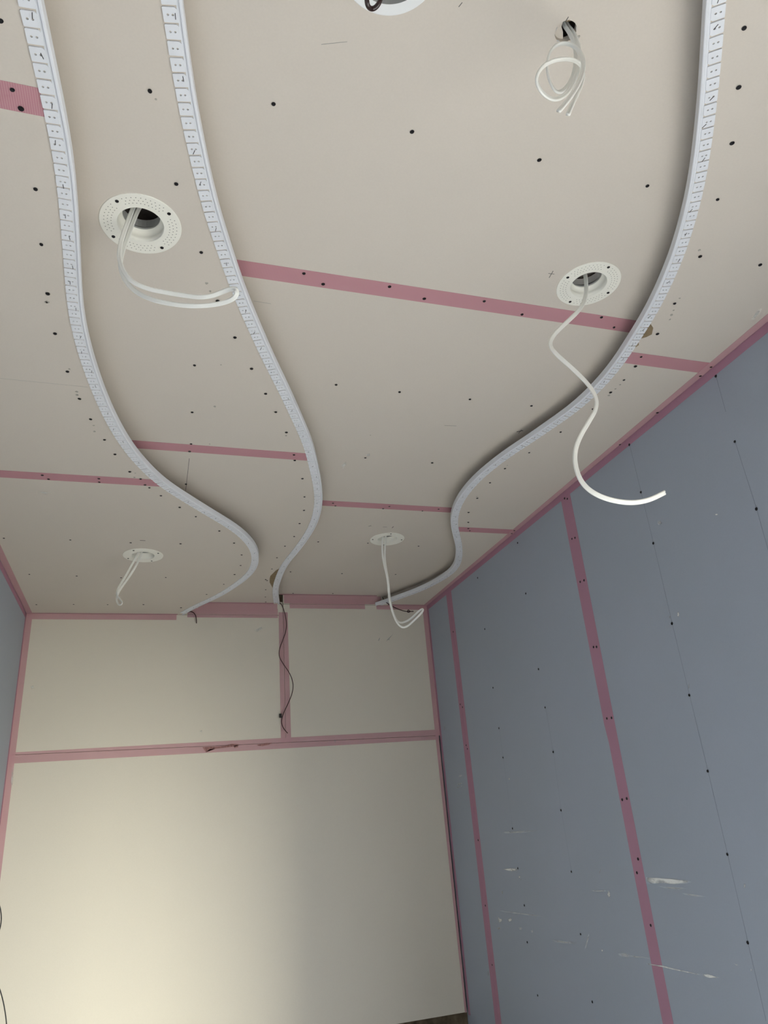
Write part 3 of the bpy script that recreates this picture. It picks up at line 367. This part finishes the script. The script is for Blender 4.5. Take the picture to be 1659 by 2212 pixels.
# corner tape folded into the angle: ceiling leg
sheet('corner_tape', [(XR - .0018, .2, ZD - .0004), (XR - .027, .2, ZD - .0004), (XR - .026, 1.9, ZD - .0004), (XR - .024, YB, ZD - .0004), (XR - .0018, YB, ZD - .0004)], (0, 0, -1), T_, M['walltape'], ceiling, (0, 1, 0))
sheet('corner_tape', [(XL + .0018, .2, ZA - .0004), (XL + .028, .2, ZA - .0004), (XL + .026, YB, ZA - .0004), (XL + .0018, YB, ZA - .0004)], (0, 0, -1), T_, M['walltape'], ceiling, (0, 1, 0))
sheet('corner_tape', [(XL, YB - .016, ZA - .0006), (0.118, YB - .016, ZA - .0006), (0.118, YB - .002, ZA - .0006), (XL, YB - .002, ZA - .0006)], (0, 0, -1), T_, M['walltape'], ceiling)
for (xa, xb, z, dy) in ((interp(E1, YB - .02) + .01, interp(TE2, YB - .02), ZB, .022), (interp(E2, YB - .02) + .004, interp(E3, YB - .02), ZC, .020), (interp(TE3, YB - .03) + .02, XR, ZD, .022)):
    sheet('corner_tape', [(xa, YB - dy, z - .0006), (xb, YB - dy, z - .0006), (xb, YB - .002, z - .0006), (xa, YB - .002, z - .0006)], (0, 0, -1), T_, M['walltape'], ceiling)

# screws: black countersunk heads, one shared mesh
def screw_mesh(r):
    n = 14; v = []; f = []
    prof = [(r, 0.0), (r * .93, -.0006), (r * .5, -.0005), (r * .28, -.0001)]
    for rr, z in prof:
        v += [(rr * math.cos(2 * math.pi * i / n), rr * math.sin(2 * math.pi * i / n), z) for i in range(n)]
    for k in range(len(prof) - 1):
        for i in range(n):
            j = (i + 1) % n
            f.append((k * n + i, k * n + j, (k + 1) * n + j, (k + 1) * n + i))
    v.append((0, 0, 0)); c = len(v) - 1
    for i in range(n): f.append(((len(prof) - 1) * n + i, (len(prof) - 1) * n + (i + 1) % n, c))
    me = mesh('screw', v, f); me.materials.append(M['black']); return me
SCR = screw_mesh(0.0043)
rng = random.Random(4)
LEVEL = {'A': ZA, 'B': ZB, 'C': ZC, 'D': ZD}
for k, L in DATA['screws'].items():
    for x, y in L:
        o = link('screw', SCR, None, ceiling); o.location = (x, y, LEVEL[k] - .0012)
        s = rng.uniform(.85, 1.08); o.scale = (s, s * rng.uniform(.85, 1.0), 1); o.rotation_euler = (0, 0, rng.uniform(0, 6.28))

def stroke(p, q, w):
    d = Vector((q[0] - p[0], q[1] - p[1])); d.normalize(); n = Vector((-d.y, d.x)) * w / 2
    return [(p[0] + n.x, p[1] + n.y), (p[0] - n.x, p[1] - n.y), (q[0] - n.x, q[1] - n.y), (q[0] + n.x, q[1] + n.y)]
for k, w, (p, q) in DATA['pencil']:
    sheet('pencil_mark', [(x, y, LEVEL[k] - .0002) for x, y in stroke(p, q, w)], (0, 0, -1), .0001, M['pencil'] if w > .001 else M['pencil_soft'], ceiling)
for k, L in DATA['torn_ceiling']:
    sheet('torn_paper', [(x, y, LEVEL[k] - .0002) for x, y in L], (0, 0, -1), .0002, M['kraft'], ceiling)
for k, L in DATA['ceiling_smears']:
    sheet('plaster_smear', [(x, y, LEVEL[k] - .0002) for x, y in L], (0, 0, -1), .0002, M['faint'], ceiling)
for k, L in DATA['dots'].items():
    for x, y in L:
        r = rng.uniform(.002, .004)
        pts = [(x + r * rng.uniform(.7, 1.2) * math.cos(a), y + r * rng.uniform(.7, 1.2) * math.sin(a), LEVEL[k] - .0002) for a in [i * math.pi / 4 for i in range(8)]]
        sheet('filler_dab', pts, (0, 0, -1), .0004, M['dot'], ceiling)
# torn rim and folded-in paper flap of the roughly cut cable hole
hx, hy = HOLE6
for i in range(5):
    a = i * 1.3 + .5; r0 = .0168; r1 = r0 + rng.uniform(.001, .003)
    p = [(hx + r0 * math.cos(a - .25), hy + r0 * math.sin(a - .25)), (hx + r0 * math.cos(a + .25), hy + r0 * math.sin(a + .25)), (hx + r1 * math.cos(a + .1), hy + r1 * math.sin(a + .1))]
    sheet('torn_paper', [(x, y, ZC - .0004) for x, y in p], (0, 0, -1), .0004, M['core'] if i % 3 else M['kraft'], ceiling)
fl = [(hx + .0172 * math.cos(t), hy + .0172 * math.sin(t), ZC + .008) for t in [math.radians(q) for q in range(70, 241, 17)]]
fl += [(hx - .007, hy - .007, ZC + .011), (hx - .005, hy + .001, ZC + .0115), (hx + .001, hy + .007, ZC + .010)]
sheet('torn_paper', fl, (0, 0, -1), .0004, M['board'], ceiling)

# ------------------------------------------------------------------ back wall
wall_back = struct(box('wall_back', (XL - .1, YB + .02, ZF), (XR + .1, YB + .14, ZT), M['brown']))
def bwall(a, b, h): return (a, YB + h, b)
def bboard(x0, x1, z0, z1, out=0.0):
    g = .0012
    slab('plasterboard', [[(x0 + g, z0 + g), (x1 - g, z0 + g), (x1 - g, z1 - g), (x0 + g, z1 - g)]], -out, .0195, M['wallboard'], wall_back, bwall)
XJ, ZJ = K['xj'], K['zj']
bboard(XL, XJ, ZJ, ZA); bboard(XL, XJ, ZA, ZB + .012)
bboard(XJ, XR, ZJ, ZB); bboard(XJ, XR, ZB, ZC + .012)
bboard(XL, XR - .0075, K['zb'], ZJ - .001, .001)
def btape(pts, mat='walltape', u=(1, 0, 0), lift=0.0):
    sheet('joint_tape' if mat == 'walltape' else 'corner_tape', [(x, YB - .0013 - lift, z) for x, z in pts], (0, -1, 0), T_, M['walltape'], wall_back, u)
def rect(x0, x1, z0, z1): return [(x0, z0), (x1, z0), (x1, z1), (x0, z1)]
btape([(XL, ZJ - .036), (0.35, ZJ - .030), (XR - .008, ZJ - .020), (XR - .008, ZJ - .0009), (XL, ZJ - .0009)], lift=.0001)
btape([(XL, ZJ + .0004), (XR - .008, ZJ + .0004), (XR - .008, ZJ + .030), (0.4, ZJ + .020), (XL, ZJ + .010)], lift=.0001)
btape([(XJ - .024, ZJ), (XJ - .0006, ZJ), (XJ - .0006, ZB - .045), (XJ - .024, ZB - .045)], u=(0, 0, 1))
btape([(XJ + .0006, ZJ), (XJ + .026, ZJ), (XJ + .023, ZB - .045), (XJ + .0006, ZB - .045)], u=(0, 0, 1))
btape([(XL, -.9 + .1), (XL + .026, -.8), (XL + .026, ZJ), (XL + .027, ZA), (XL, ZA)], 'c', (0, 0, 1), .0002)
btape([(XR - .027, ZJ), (XR - .0005, ZJ), (XR - .0005, ZD), (XR - .027, ZD)], 'c', (0, 0, 1), .0002)
btape([(XR - .027, ZJ), (XR - .018, K['zb']), (XR - .0085, K['zb']), (XR - .0085, ZJ)], 'c', (0, 0, 1), .0002)
btape(rect(XL, .113, ZA - .028, ZA - .001), 'c', lift=.0003)
btape([(.165, ZA - .014), (XJ - .028, ZA - .014), (XJ - .028, ZA - .0005), (.165, ZA - .0005)], lift=.0002)
btape([(.165, ZA + .0006), (XJ - .028, ZA + .0006), (XJ - .028, ZA + .034), (.165, ZA + .034)], lift=.0002)
btape([(.20, ZA + .022), (XJ - .03, ZA + .022), (XJ - .03, ZB - .001), (.24, ZB - .001)], 'c', lift=.0004)
btape([(XJ + .005, ZB + .004), (1.19, ZB + .004), (1.19, ZC - .001), (XJ + .005, ZC - .001)], 'c', lift=.0003)
btape([(XJ + .035, ZB - .023), (1.095, ZB - .023), (1.095, ZB - .0006), (XJ + .035, ZB - .0006)], lift=.0001)
btape([(XJ + .035, ZB + .0006), (1.095, ZB + .0006), (1.095, ZB + .024), (XJ + .035, ZB + .024)], lift=.0001)
btape(rect(1.16, XR, ZD - .024, ZD - .001), 'c', lift=.0004)
for L in DATA['back_smears']:
    sheet('plaster_smear', [(x, YB - .0019, z) for x, z in L], (0, -1, 0), .0002, M['faint'], wall_back)
for L in DATA['torn_wall']:
    sheet('torn_paper', [(x, YB - .0022, z) for x, z in L], (0, -1, 0), .0004, M['tornpink'], wall_back)

# ------------------------------------------------------------------ right and left walls of blue board
WY0, WY1, WZ0, WZ1 = -0.9, 0.95, -1.40, 0.22      # window in the right wall, behind the camera
def frame_wall(name, x):
    return struct(slab(name, [[(YR - .1, ZF), (YB + .14, ZF), (YB + .14, ZT), (YR - .1, ZT)], [(WY0, WZ0), (WY1, WZ0), (WY1, WZ1), (WY0, WZ1)]], 0, .12, M['concrete'], None,
                       lambda q, z, h: (x + h, q, z)))
wall_right = frame_wall('wall_right', XR + .0125)
wall_left = struct(box('wall_left', (XL - .13, YR - .1, ZF), (XL - .0125, YB + .14, ZT), M['concrete']))
window = struct(slab('window_1', [[(WY0, WZ0), (WY1, WZ0), (WY1, WZ1), (WY0, WZ1)], [(WY0 + .05, WZ0 + .05), (WY1 - .05, WZ0 + .05), (WY1 - .05, WZ1 - .05), (WY0 + .05, WZ1 - .05)]], .06, .11, M['plastic'], None,
                     lambda q, z, h: (XR + h, q, z)))
y1_, y2_ = K['yt1'], K['yt2']
for side, wobj in ((1, wall_right), (-1, wall_left)):
    X = XR if side > 0 else XL
    cuts = [(WY1, y2_), (y2_, y1_), (y1_, YB + .019)] if side > 0 else [(YR, -.1), (-.1, 1.1), (1.1, 2.3), (2.3, YB + .019)]
    cuts = [(a, b, ZF, ZT - .001) for a, b in cuts]
    if side > 0: cuts += [(YR, WY0, ZF, ZT - .001), (WY0, WY1, WZ1, ZT - .001)]
    for a, b, c, d in cuts:
        slab('plasterboard', [[(a + .0013, c), (b - .0013, c), (b - .0013, d), (a + .0013, d)]], 0, .0124, M['blue'], wobj,
             (lambda q, z, h, X=X, s=side: (X + s * h, q, z)))
def rtape(pts, u=(0, 0, 1), lift=0.0, name='joint_tape'):
    sheet(name, [(XR - .0002 - lift, y, z) for y, z in pts], (-1, 0, 0), T_, M['bluetape'], wall_right, u)
rtape([(y1_ - .030, ZF), (y1_ + .030, ZF), (y1_ + .034, ZD - .02), (y1_ - .034, ZD - .02)])
rtape([(y1_ - .003, ZF), (y1_ + .001, ZF), (y1_ + .003, ZD - .02), (y1_ - .001, ZD - .02)], lift=.0004, name='tape_crease')
rtape([(y2_ - .024, ZF), (y2_ + .025, ZF), (y2_ + .026, .2), (y2_ + .033, .25), (y2_ + .036, ZD - .01), (y2_ - .029, ZD - .01), (y2_ - .028, .3)])
rtape([(.2, ZD - .026), (YB, ZD - .026), (YB, ZD), (.2, ZD)], (0, 1, 0), .0003, 'corner_tape')
rtape([(YB - .022, K['zb'] - .01), (YB, K['zb'] - .01), (YB, ZD), (YB - .022, ZD)], (0, 0, 1), .0002, 'corner_tape')
sheet('corner_tape', [(XL + .0003, y, z) for y, z in ((.2, ZA - .026), (YB, ZA - .026), (YB, ZA), (.2, ZA))], (1, 0, 0), T_, M['bluetape'], wall_left, (0, 1, 0))
sheet('corner_tape', [(XL + .0003, y, z) for y, z in ((YB - .024, ZF), (YB, ZF), (YB, ZA), (YB - .024, ZA))], (1, 0, 0), T_, M['bluetape'], wall_left, (0, 0, 1))
for y, z in DATA['wall_screws']:
    o = link('screw', SCR, None, wall_right); o.location = (XR - .0013, y, z); o.rotation_euler = (0, math.pi / 2, 0)
    s = rng.uniform(.85, 1.05); o.scale = (s, s, 1)
for i, (p, q) in enumerate(DATA['wall_pencil']):
    sheet('pencil_line', [(XR - .0002, y, z) for y, z in stroke(p, q, .0009)], (-1, 0, 0), .0001, M['bluepencil'] if i < 11 else M['bluepencil_faint'], wall_right)
for b, L in DATA['smears']:
    # ragged outline
    pts = []
    for i in range(len(L)):
        p, q = L[i], L[(i + 1) % len(L)]
        for t in (0, .33, .66):
            j = 0.0009 if t else 0
            pts.append((XR - .0007, p[0] + (q[0] - p[0]) * t + rng.uniform(-j, j), p[1] + (q[1] - p[1]) * t + rng.uniform(-j, j)))
    sheet('plaster_smear', pts, (-1, 0, 0), .0003, M['smear'] if b else M['faint'], wall_right)

# ------------------------------------------------------------------ wall behind the camera, floor, terrace
wall_front = struct(box('wall_front', (XL - .1, YR - .14, ZF), (XR + .1, YR, ZT), M['wallboard']))
floor = struct(box('floor', (XL - .1, YR - .15, ZF - .1), (XR + .1325, YB + .14, ZF), M['floor']))
terrace = struct(box('ground', (XR + .1325, -16, ZF - .12), (20, 16, ZF - .05), M['ground']))

# ------------------------------------------------------------------ wavy edge strips
def tab_mesh():
    # local: x along the strip, y away from the rail (board side), z up; thin tongue with two nail holes
    l, u0, u1 = .0109, .0088, .0297
    outer = [(-l, u0 + .0035), (-l + .003, u0), (l, u0), (l, u1 - .001), (l - .001, u1), (-l + .001, u1), (-l, u1 - .001)]
    def h(cy): return [(0.0019 * math.cos(i * math.pi / 3), cy + .0019 * math.sin(i * math.pi / 3)) for i in range(6)]
    loops = [outer, h(.0158), h(.0228)]
    tris = tessellate_polygon([[Vector((a, b, 0)) for a, b in q] for q in loops])
    flat = [p for q in loops for p in q]; n = len(flat)
    v = [(a, b, -.0022) for a, b in flat] + [(a, b, -.0001) for a, b in flat]
    f = [tuple(t) for t in tris]
    k = 0
    for q in loops:
        m_ = len(q)
        for i in range(m_): f.append((k + i, k + (i + 1) % m_, n + k + (i + 1) % m_, n + k + i))
        k += m_
    me = mesh('tab', v, f)
    bm = bmesh.new(); bm.from_mesh(me); bmesh.ops.recalc_face_normals(bm, faces=bm.faces); bm.to_mesh(me); bm.free()
    me.materials.append(M['plastic']); return me
TAB = tab_mesh()
STP = mesh('staple', [(-.0045, -.0004, 0), (.0045, -.0005, 0), (.005, .0004, 0), (-.004, .0005, 0), (-.0045, -.0004, -.0006), (.0045, -.0005, -.0006), (.005, .0004, -.0006), (-.004, .0005, -.0006)],
           [(0, 1, 2, 3), (7, 6, 5, 4), (0, 4, 5, 1), (1, 5, 6, 2), (2, 6, 7, 3), (3, 7, 4, 0)])
STP.materials.append(M['staple'])

def wavy_strip(E, z, side, label, seed, ystart=0.42):
    """side: +1 when the board lies to the left of the travel direction"""
    rg = random.Random(seed)
    i0 = next(i for i, q in enumerate(E) if q[1] > ystart)
    root = bpy.data.objects.new('wavy_edge_strip', None); COL.objects.link(root)
    root.location = (E[i0][0], E[i0][1], z)
    root['label'] = label; root['category'] = 'edge strip'; root['group'] = 'wavy plastic edge strips on the ceiling steps'
    inv = Matrix.Translation(-Vector(root.location))
    # rail
    prof = [(0, .0145), (0, -.0022), (.0008, -.0034), (.0022, -.0038), (.004, -.0038), (.0052, -.0030), (.0058, -.0013), (.0092, -.0012), (.0092, -.0001), (.0014, -.0001), (.0014, .0145)]
    ns = normals(E); v = []; f = []; m_ = len(prof)
    for (x, y), n in zip(E, ns):
        for u, h in prof:
            v.append((x - n[2] * u * side - root.location.x, y - n[3] * u * side - root.location.y, h))
    for i in range(len(E) - 1):
        for k in range(m_):
            f.append((i * m_ + k, i * m_ + (k + 1) % m_, (i + 1) * m_ + (k + 1) % m_, (i + 1) * m_ + k))
    f.append(tuple(range(m_))); f.append(tuple(range((len(E) - 1) * m_, len(E) * m_))[::-1])
    me = mesh('rail', v, f)
    bm = bmesh.new(); bm.from_mesh(me); bmesh.ops.recalc_face_normals(bm, faces=bm.faces); bm.to_mesh(me); bm.free()
    link('rail', me, M['plastic'], root)
    # tabs every 25 mm
    s = 0.0; nxt = 0.012; k = 0; nst = 2
    for i in range(i0, len(E) - 1):
        a, b = Vector(E[i]), Vector(E[i + 1]); L = (b - a).length
        while nxt <= s + L:
            t = (nxt - s) / L; p = a + (b - a) * t
            d = (Vector((ns[i][0], ns[i][1])) * (1 - t) + Vector((ns[i + 1][0], ns[i + 1][1])) * t).normalized()
            nn = Vector((-d.y, d.x)) * side
            ang = math.atan2(d.y, d.x) if side > 0 else math.atan2(-d.y, -d.x)
            if p.y < YB - .02:
                o = link('tab', TAB, None, root)
                o.location = (p.x - root.location.x, p.y - root.location.y, -.0001 if k % 2 else -.00025)
                o.rotation_euler = (0, 0, ang + rg.uniform(-.015, .015))
                if k == nst:
                    st = link('staple', STP, None, root)
                    q = p + nn * rg.uniform(.012, .022) + d * rg.uniform(-.006, .010)
                    st.location = (q.x - root.location.x, q.y - root.location.y, -.0024)
                    st.rotation_euler = (0, 0, 1.57 + rg.uniform(-.35, .35))
                    nst += rg.choice((2, 3, 3, 4, 5))
            nxt += .025; k += 1
        s += L
    return root
wavy_strip(E1, ZA, 1, 'leftmost white wavy edge strip, bulging right at its far end before the back wall', 1)
wavy_strip(E2, ZB, 1, 'middle white wavy edge strip, ending at the vertical tape on the back wall', 2)
wavy_strip(E3, ZD, -1, 'right-hand white wavy edge strip, its tabs on the side of the blue wall', 3)

# ------------------------------------------------------------------ trimless light rings
def lathe(prof, n=56):
    v = []; f = []; m_ = len(prof)
    for i in range(n):
        a = 2 * math.pi * i / n
        for r, z in prof: v.append((r * math.cos(a), r * math.sin(a), z))
    for i in range(n):
        j = (i + 1) % n
        for k in range(m_):
            f.append((i * m_ + k, j * m_ + k, j * m_ + (k + 1) % m_, i * m_ + (k + 1) % m_))
    me = mesh('lathe', v, f, False)
    bm = bmesh.new(); bm.from_mesh(me); bmesh.ops.recalc_face_normals(bm, faces=bm.faces); bm.to_mesh(me); bm.free()
    return me
FL = lathe([(.0435, -.0016), (.0745, -.0016), (.0758, -.0012), (.0762, -.0001), (.0435, -.0001)])
CUP = lathe([(.0435, -.0016), (.0432, .012), (.0426, .0145), (.0385, .021), (.0352, .0225), (.0352, .0235), (.0395, .022), (.0444, .015), (.0449, -.0001)])
COLR = lathe([(.0350, .0236), (.0350, .0270), (.0362, .0270), (.0362, .0236)], 40)
FL5 = lathe([(.0588, -.0016), (.0745, -.0016), (.0758, -.0012), (.0762, -.0001), (.0588, -.0001)], 96)
CUP5 = lathe([(.0588, -.0016), (.0582, .030), (.0560, .040), (.0570, .041), (.0592, .031), (.0594, -.0001)], 96)
CAN = lathe([(.0405, .034), (.0400, .052), (.0420, .053), (.0425, .034)], 32)
FLS = screw_mesh(.0036)
for me in (CUP,):
    me.polygons.foreach_set('use_smooth', [True] * len(me.polygons))
RS = DATA['ring_screws'] + [[]]
for idx, ((cx, cy), z, label, mt) in enumerate(RINGS):
    root = bpy.data.objects.new('light_ring', None); COL.objects.link(root); root.location = (cx, cy, z)
    root['label'] = label; root['category'] = 'light fitting'; root['group'] = 'round trimless light rings in the ceiling'
    def part(nm, me, mat):
        m2 = me if not me.materials or me.materials[0] == mat else me.copy()
        if not m2.materials: m2.materials.append(mat)
        else: m2.materials[0] = mat
        return link(nm, m2, None, root)
    wide = mt == 'flange_sunlit'
    part('flange', FL5 if wide else FL, M[mt]); part('cup', CUP5 if wide else CUP, M['galv'] if wide else M[mt]); part('collar', COLR, M['galv']); part('housing', CAN, M['galv'])
    angs = []
    for x, y in RS[idx]:
        a = math.atan2(y - cy, x - cx); angs.append(a)
        o = link('ring_screw', FLS, None, root); r = .0655
        if not FLS.materials: FLS.materials.append(M['black'])
        o.location = (r * math.cos(a), r * math.sin(a), -.0018)
    if len(angs) == 3: # fourth one hidden behind the cable
        a = angs[0] + math.pi
        o = link('ring_screw', FLS, None, root); o.location = (.0655 * math.cos(a), .0655 * math.sin(a), -.0018); angs.append(a)
    if mt == 'flange' and cy < 2:
        v = []; f = []; rows = [(.0540, 0), (.0605, .5), (.0670, 0)]
        for r, ph in rows:
            n = 48
            for i in range(n):
                a = 2 * math.pi * (i + ph) / n
                if any(abs((a - b + math.pi) % (2 * math.pi) - math.pi) < .16 for b in angs): continue
                b0 = len(v)
                for q in range(6):
                    v.append((r * math.cos(a) + .00115 * math.cos(q * math.pi / 3), r * math.sin(a) + .00115 * math.sin(q * math.pi / 3), -.00165))
                f.append(tuple(range(b0, b0 + 6)))
        o = link('perforations', mesh('perforations', v, f), M['perf'], root); o['kind'] = 'stuff'

# ------------------------------------------------------------------ cables and wires
def catmull(P, sub=6):
    P = [Vector(p) for p in P]; out = []
    for i in range(len(P) - 1):
        p0 = P[max(0, i - 1)]; p1 = P[i]; p2 = P[i + 1]; p3 = P[min(len(P) - 1, i + 2)]
        for k in range(sub):
            t = k / sub
            out.append(.5 * ((2 * p1) + (p2 - p0) * t + (2 * p0 - 5 * p1 + 4 * p2 - p3) * t * t + (3 * p1 - p0 - 3 * p2 + p3) * t ** 3))
    out.append(P[-1]); return out

def smoothpath(P, it=2):
    P = [Vector(p) for p in P]
    for _ in range(it):
        P = [P[0]] + [(P[i - 1] + 2 * P[i] + P[i + 1]) / 4 for i in range(1, len(P) - 1)] + [P[-1]]
    return P

def sweep(name, path, prof, ref, mat, twist=None, label='', cat='cable', group=None, it=1, closed_end=True):
    pts = catmull(smoothpath(path, it)); n = len(pts); m_ = len(prof)
    org = pts[0].copy(); v = []; f = []; ref = Vector(ref).normalized(); prevw = None
    for i, p in enumerate(pts):
        t = (pts[min(n - 1, i + 1)] - pts[max(0, i - 1)]).normalized()
        w = t.cross(ref)
        if w.length < .05: w = prevw.copy() if prevw else Vector((1, 0, 0))
        w.normalize()
        if prevw and w.dot(prevw) < 0: w = -w
        prevw = w.copy()
        nn = t.cross(w).normalized()
        a = 0
        if twist:
            s = i / (n - 1) * (len(twist) - 1); k = min(int(s), len(twist) - 2); a = twist[k] + (twist[k + 1] - twist[k]) * (s - k)
        w2 = w * math.cos(a) + nn * math.sin(a); n2 = -w * math.sin(a) + nn * math.cos(a)
        for x, y in prof: v.append(p + w2 * x + n2 * y - org)
    for i in range(n - 1):
        for k in range(m_):
            f.append((i * m_ + k, i * m_ + (k + 1) % m_, (i + 1) * m_ + (k + 1) % m_, (i + 1) * m_ + k))
    f.append(tuple(range(m_))[::-1]); f.append(tuple(range((n - 1) * m_, n * m_)))
    me = mesh(name, v, f)
    bm = bmesh.new(); bm.from_mesh(me); bmesh.ops.recalc_face_normals(bm, faces=bm.faces); bm.to_mesh(me); bm.free()
    me.polygons.foreach_set('use_smooth', [True] * len(me.polygons))
    o = link(name, me, mat); o.location = org
    o['label'] = label; o['category'] = cat
    if group: o['group'] = group
    return o

def flat8(w, t):
    r = t / 2; c = w / 2 - r; out = []
    for a in (-100, -60, -25, 0, 25, 60, 100):
        out.append((c + r * math.cos(math.radians(a)), r * math.sin(math.radians(a))))
    out.append((0, r * .62))
    for a in (80, 120, 155, 180, 205, 240, 280):
        out.append((-c + r * math.cos(math.radians(a)), r * math.sin(math.radians(a))))
    out.append((0, -r * .62))
    return out
def rnd(r, n=8): return [(r * math.cos(2 * math.pi * i / n), r * math.sin(2 * math.pi * i / n)) for i in range(n)]

FLAT = flat8(.0084, .0044)
WIDE = flat8(.0098, .0046)
G = 'white twin cables hanging from the ceiling'
def up(c, z, dx=0.0, dy=0.0): return (c[0] + dx, c[1] + dy, z)
c1, c2, c3, c4 = [DATA['cable%d' % i] for i in (1, 2, 3, 4)]
def rise(p, c, z, side, s=.5):
    # two points that carry the end of the cable up into the opening
    q = Vector(p)
    return [tuple(q + (Vector((c[0] + side, c[1], z + .075)) - q) * s), (c[0] + side, c[1] + .004, z + .085)]
def hang(name, pts, c, z, label, twist, ref, both=True, sides=(-.008, .008), prof=FLAT, it=1):
    head = rise(pts[0], c, z, sides[0])[::-1]
    tail = rise(pts[-1], c, z, sides[1]) if both else []
    return sweep(name, head + [tuple(p) for p in pts] + tail, prof, ref, M['cable'], twist, label, 'cable', G, it)
hang('hanging_cable', c1, RINGS[0][0], ZB, 'white cable loop hanging from the nearest left light ring, its tip over the middle strip', [0, 0, .2, 0, 0, 0, .2, 0, 0], (0, .7, .7))
hang('hanging_cable', c2, RINGS[1][0], ZC, 'long single white cable snaking down in front of the right strip and the blue wall', [1.2, .9, .1, 0, 0, .1, .2, 0, 0], (0, .85, .5), False, (.002, 0), WIDE)
hang('hanging_cable', c3, RINGS[2][0], ZA, 'short white cable folded double, hanging left from the far left light ring', [0, 0, .1, .9, 1.2, .9, .1, 0, 0], (0, .92, .38), True, (-.004, .008))
hang('hanging_cable', c4, RINGS[3][0], ZC, 'white cable loop hanging in front of the far right corner of the back wall', [0, 0, .3, .6, .2, 0, .2, .6, .3, 0, 0], (0, .92, .38), True, (-.008, .004))
for key, lab, tw, dx in (('cable6a', 'coiled white cable from the rough hole at top right, its cut end further left', [1.0, .9, 1.1, 1.0, .8, 1.1], -.003), ('cable6b', 'coiled white cable from the rough hole at top right, its cut end further right', [1.0, .9, .9, .7, 1.0, 1.1], .004)):
    P6 = [tuple(p) for p in DATA[key]]
    sweep('hanging_cable', [(hx + dx, hy - .002, ZC + .06), (hx + dx, hy, ZC + .02)] + P6, flat8(.0070, .0040), (0, .55, .83), M['cable'], tw, lab, 'cable', G)
sweep('brown_cable', [(.262, .585, ZC + .08)] + [tuple(p) for p in DATA['cable5']] + [(.30, .585, ZC + .08)], rnd(.0034, 10), (0, .5, .8), M['brownwire'], None, 'thick glossy brown-black cable loop in the ring at the top edge', 'cable')
GW = 'thin dark wires left sticking out at the back wall'
sweep('short_wire', DATA['wire1'], rnd(.0022), (0, 1, .1), M['wire'], None, 'short dark red wire bent down from the end of the leftmost wavy strip', 'wire', GW)
w2 = sweep('long_wire', DATA['wire2'], flat8(.0042, .0024), (0, 1, .1), M['wire'], None, 'long thin dark wire winding down over the vertical tape on the back wall', 'wire', GW)
def block(name, c, s, parent, mat):
    o = box(name, (-s[0], -s[1], -s[2]), (s[0], s[1], s[2]), mat, parent)
    o.location = Vector(c) - parent.location
    bv = o.modifiers.new('bevel', 'BEVEL'); bv.width = .0015; bv.segments = 2
    return o
block('connector', DATA['conn2'], (.006, .005, .010), w2, M['blackwire'])
w3 = sweep('knotted_wire', DATA['wire3'], flat8(.0046, .0026), (0, 1, .1), M['wire'], None, 'dark wire with a knot near its tip, from the end of the right wavy strip', 'wire', GW)
kp = Vector(DATA['knot3'])
ring = [kp + Vector((.0075 * math.cos(a), .004 * math.sin(2 * a), .0055 * math.sin(a))) - w3.location for a in [i * 2 * math.pi / 10 for i in range(11)]]
kn = sweep('knot', ring, rnd(.0024), (0, 1, .1), M['wire'], it=0)
kn.location = ring[0]; kn.parent = w3
for k_ in ('label', 'category'): del kn[k_]
sweep('loose_wire', DATA['wire4'], rnd(.0021), (0, 1, .1), M['blackwire'], None, 'thin black wire looping in at the lower left edge beside the left wall', 'wire')
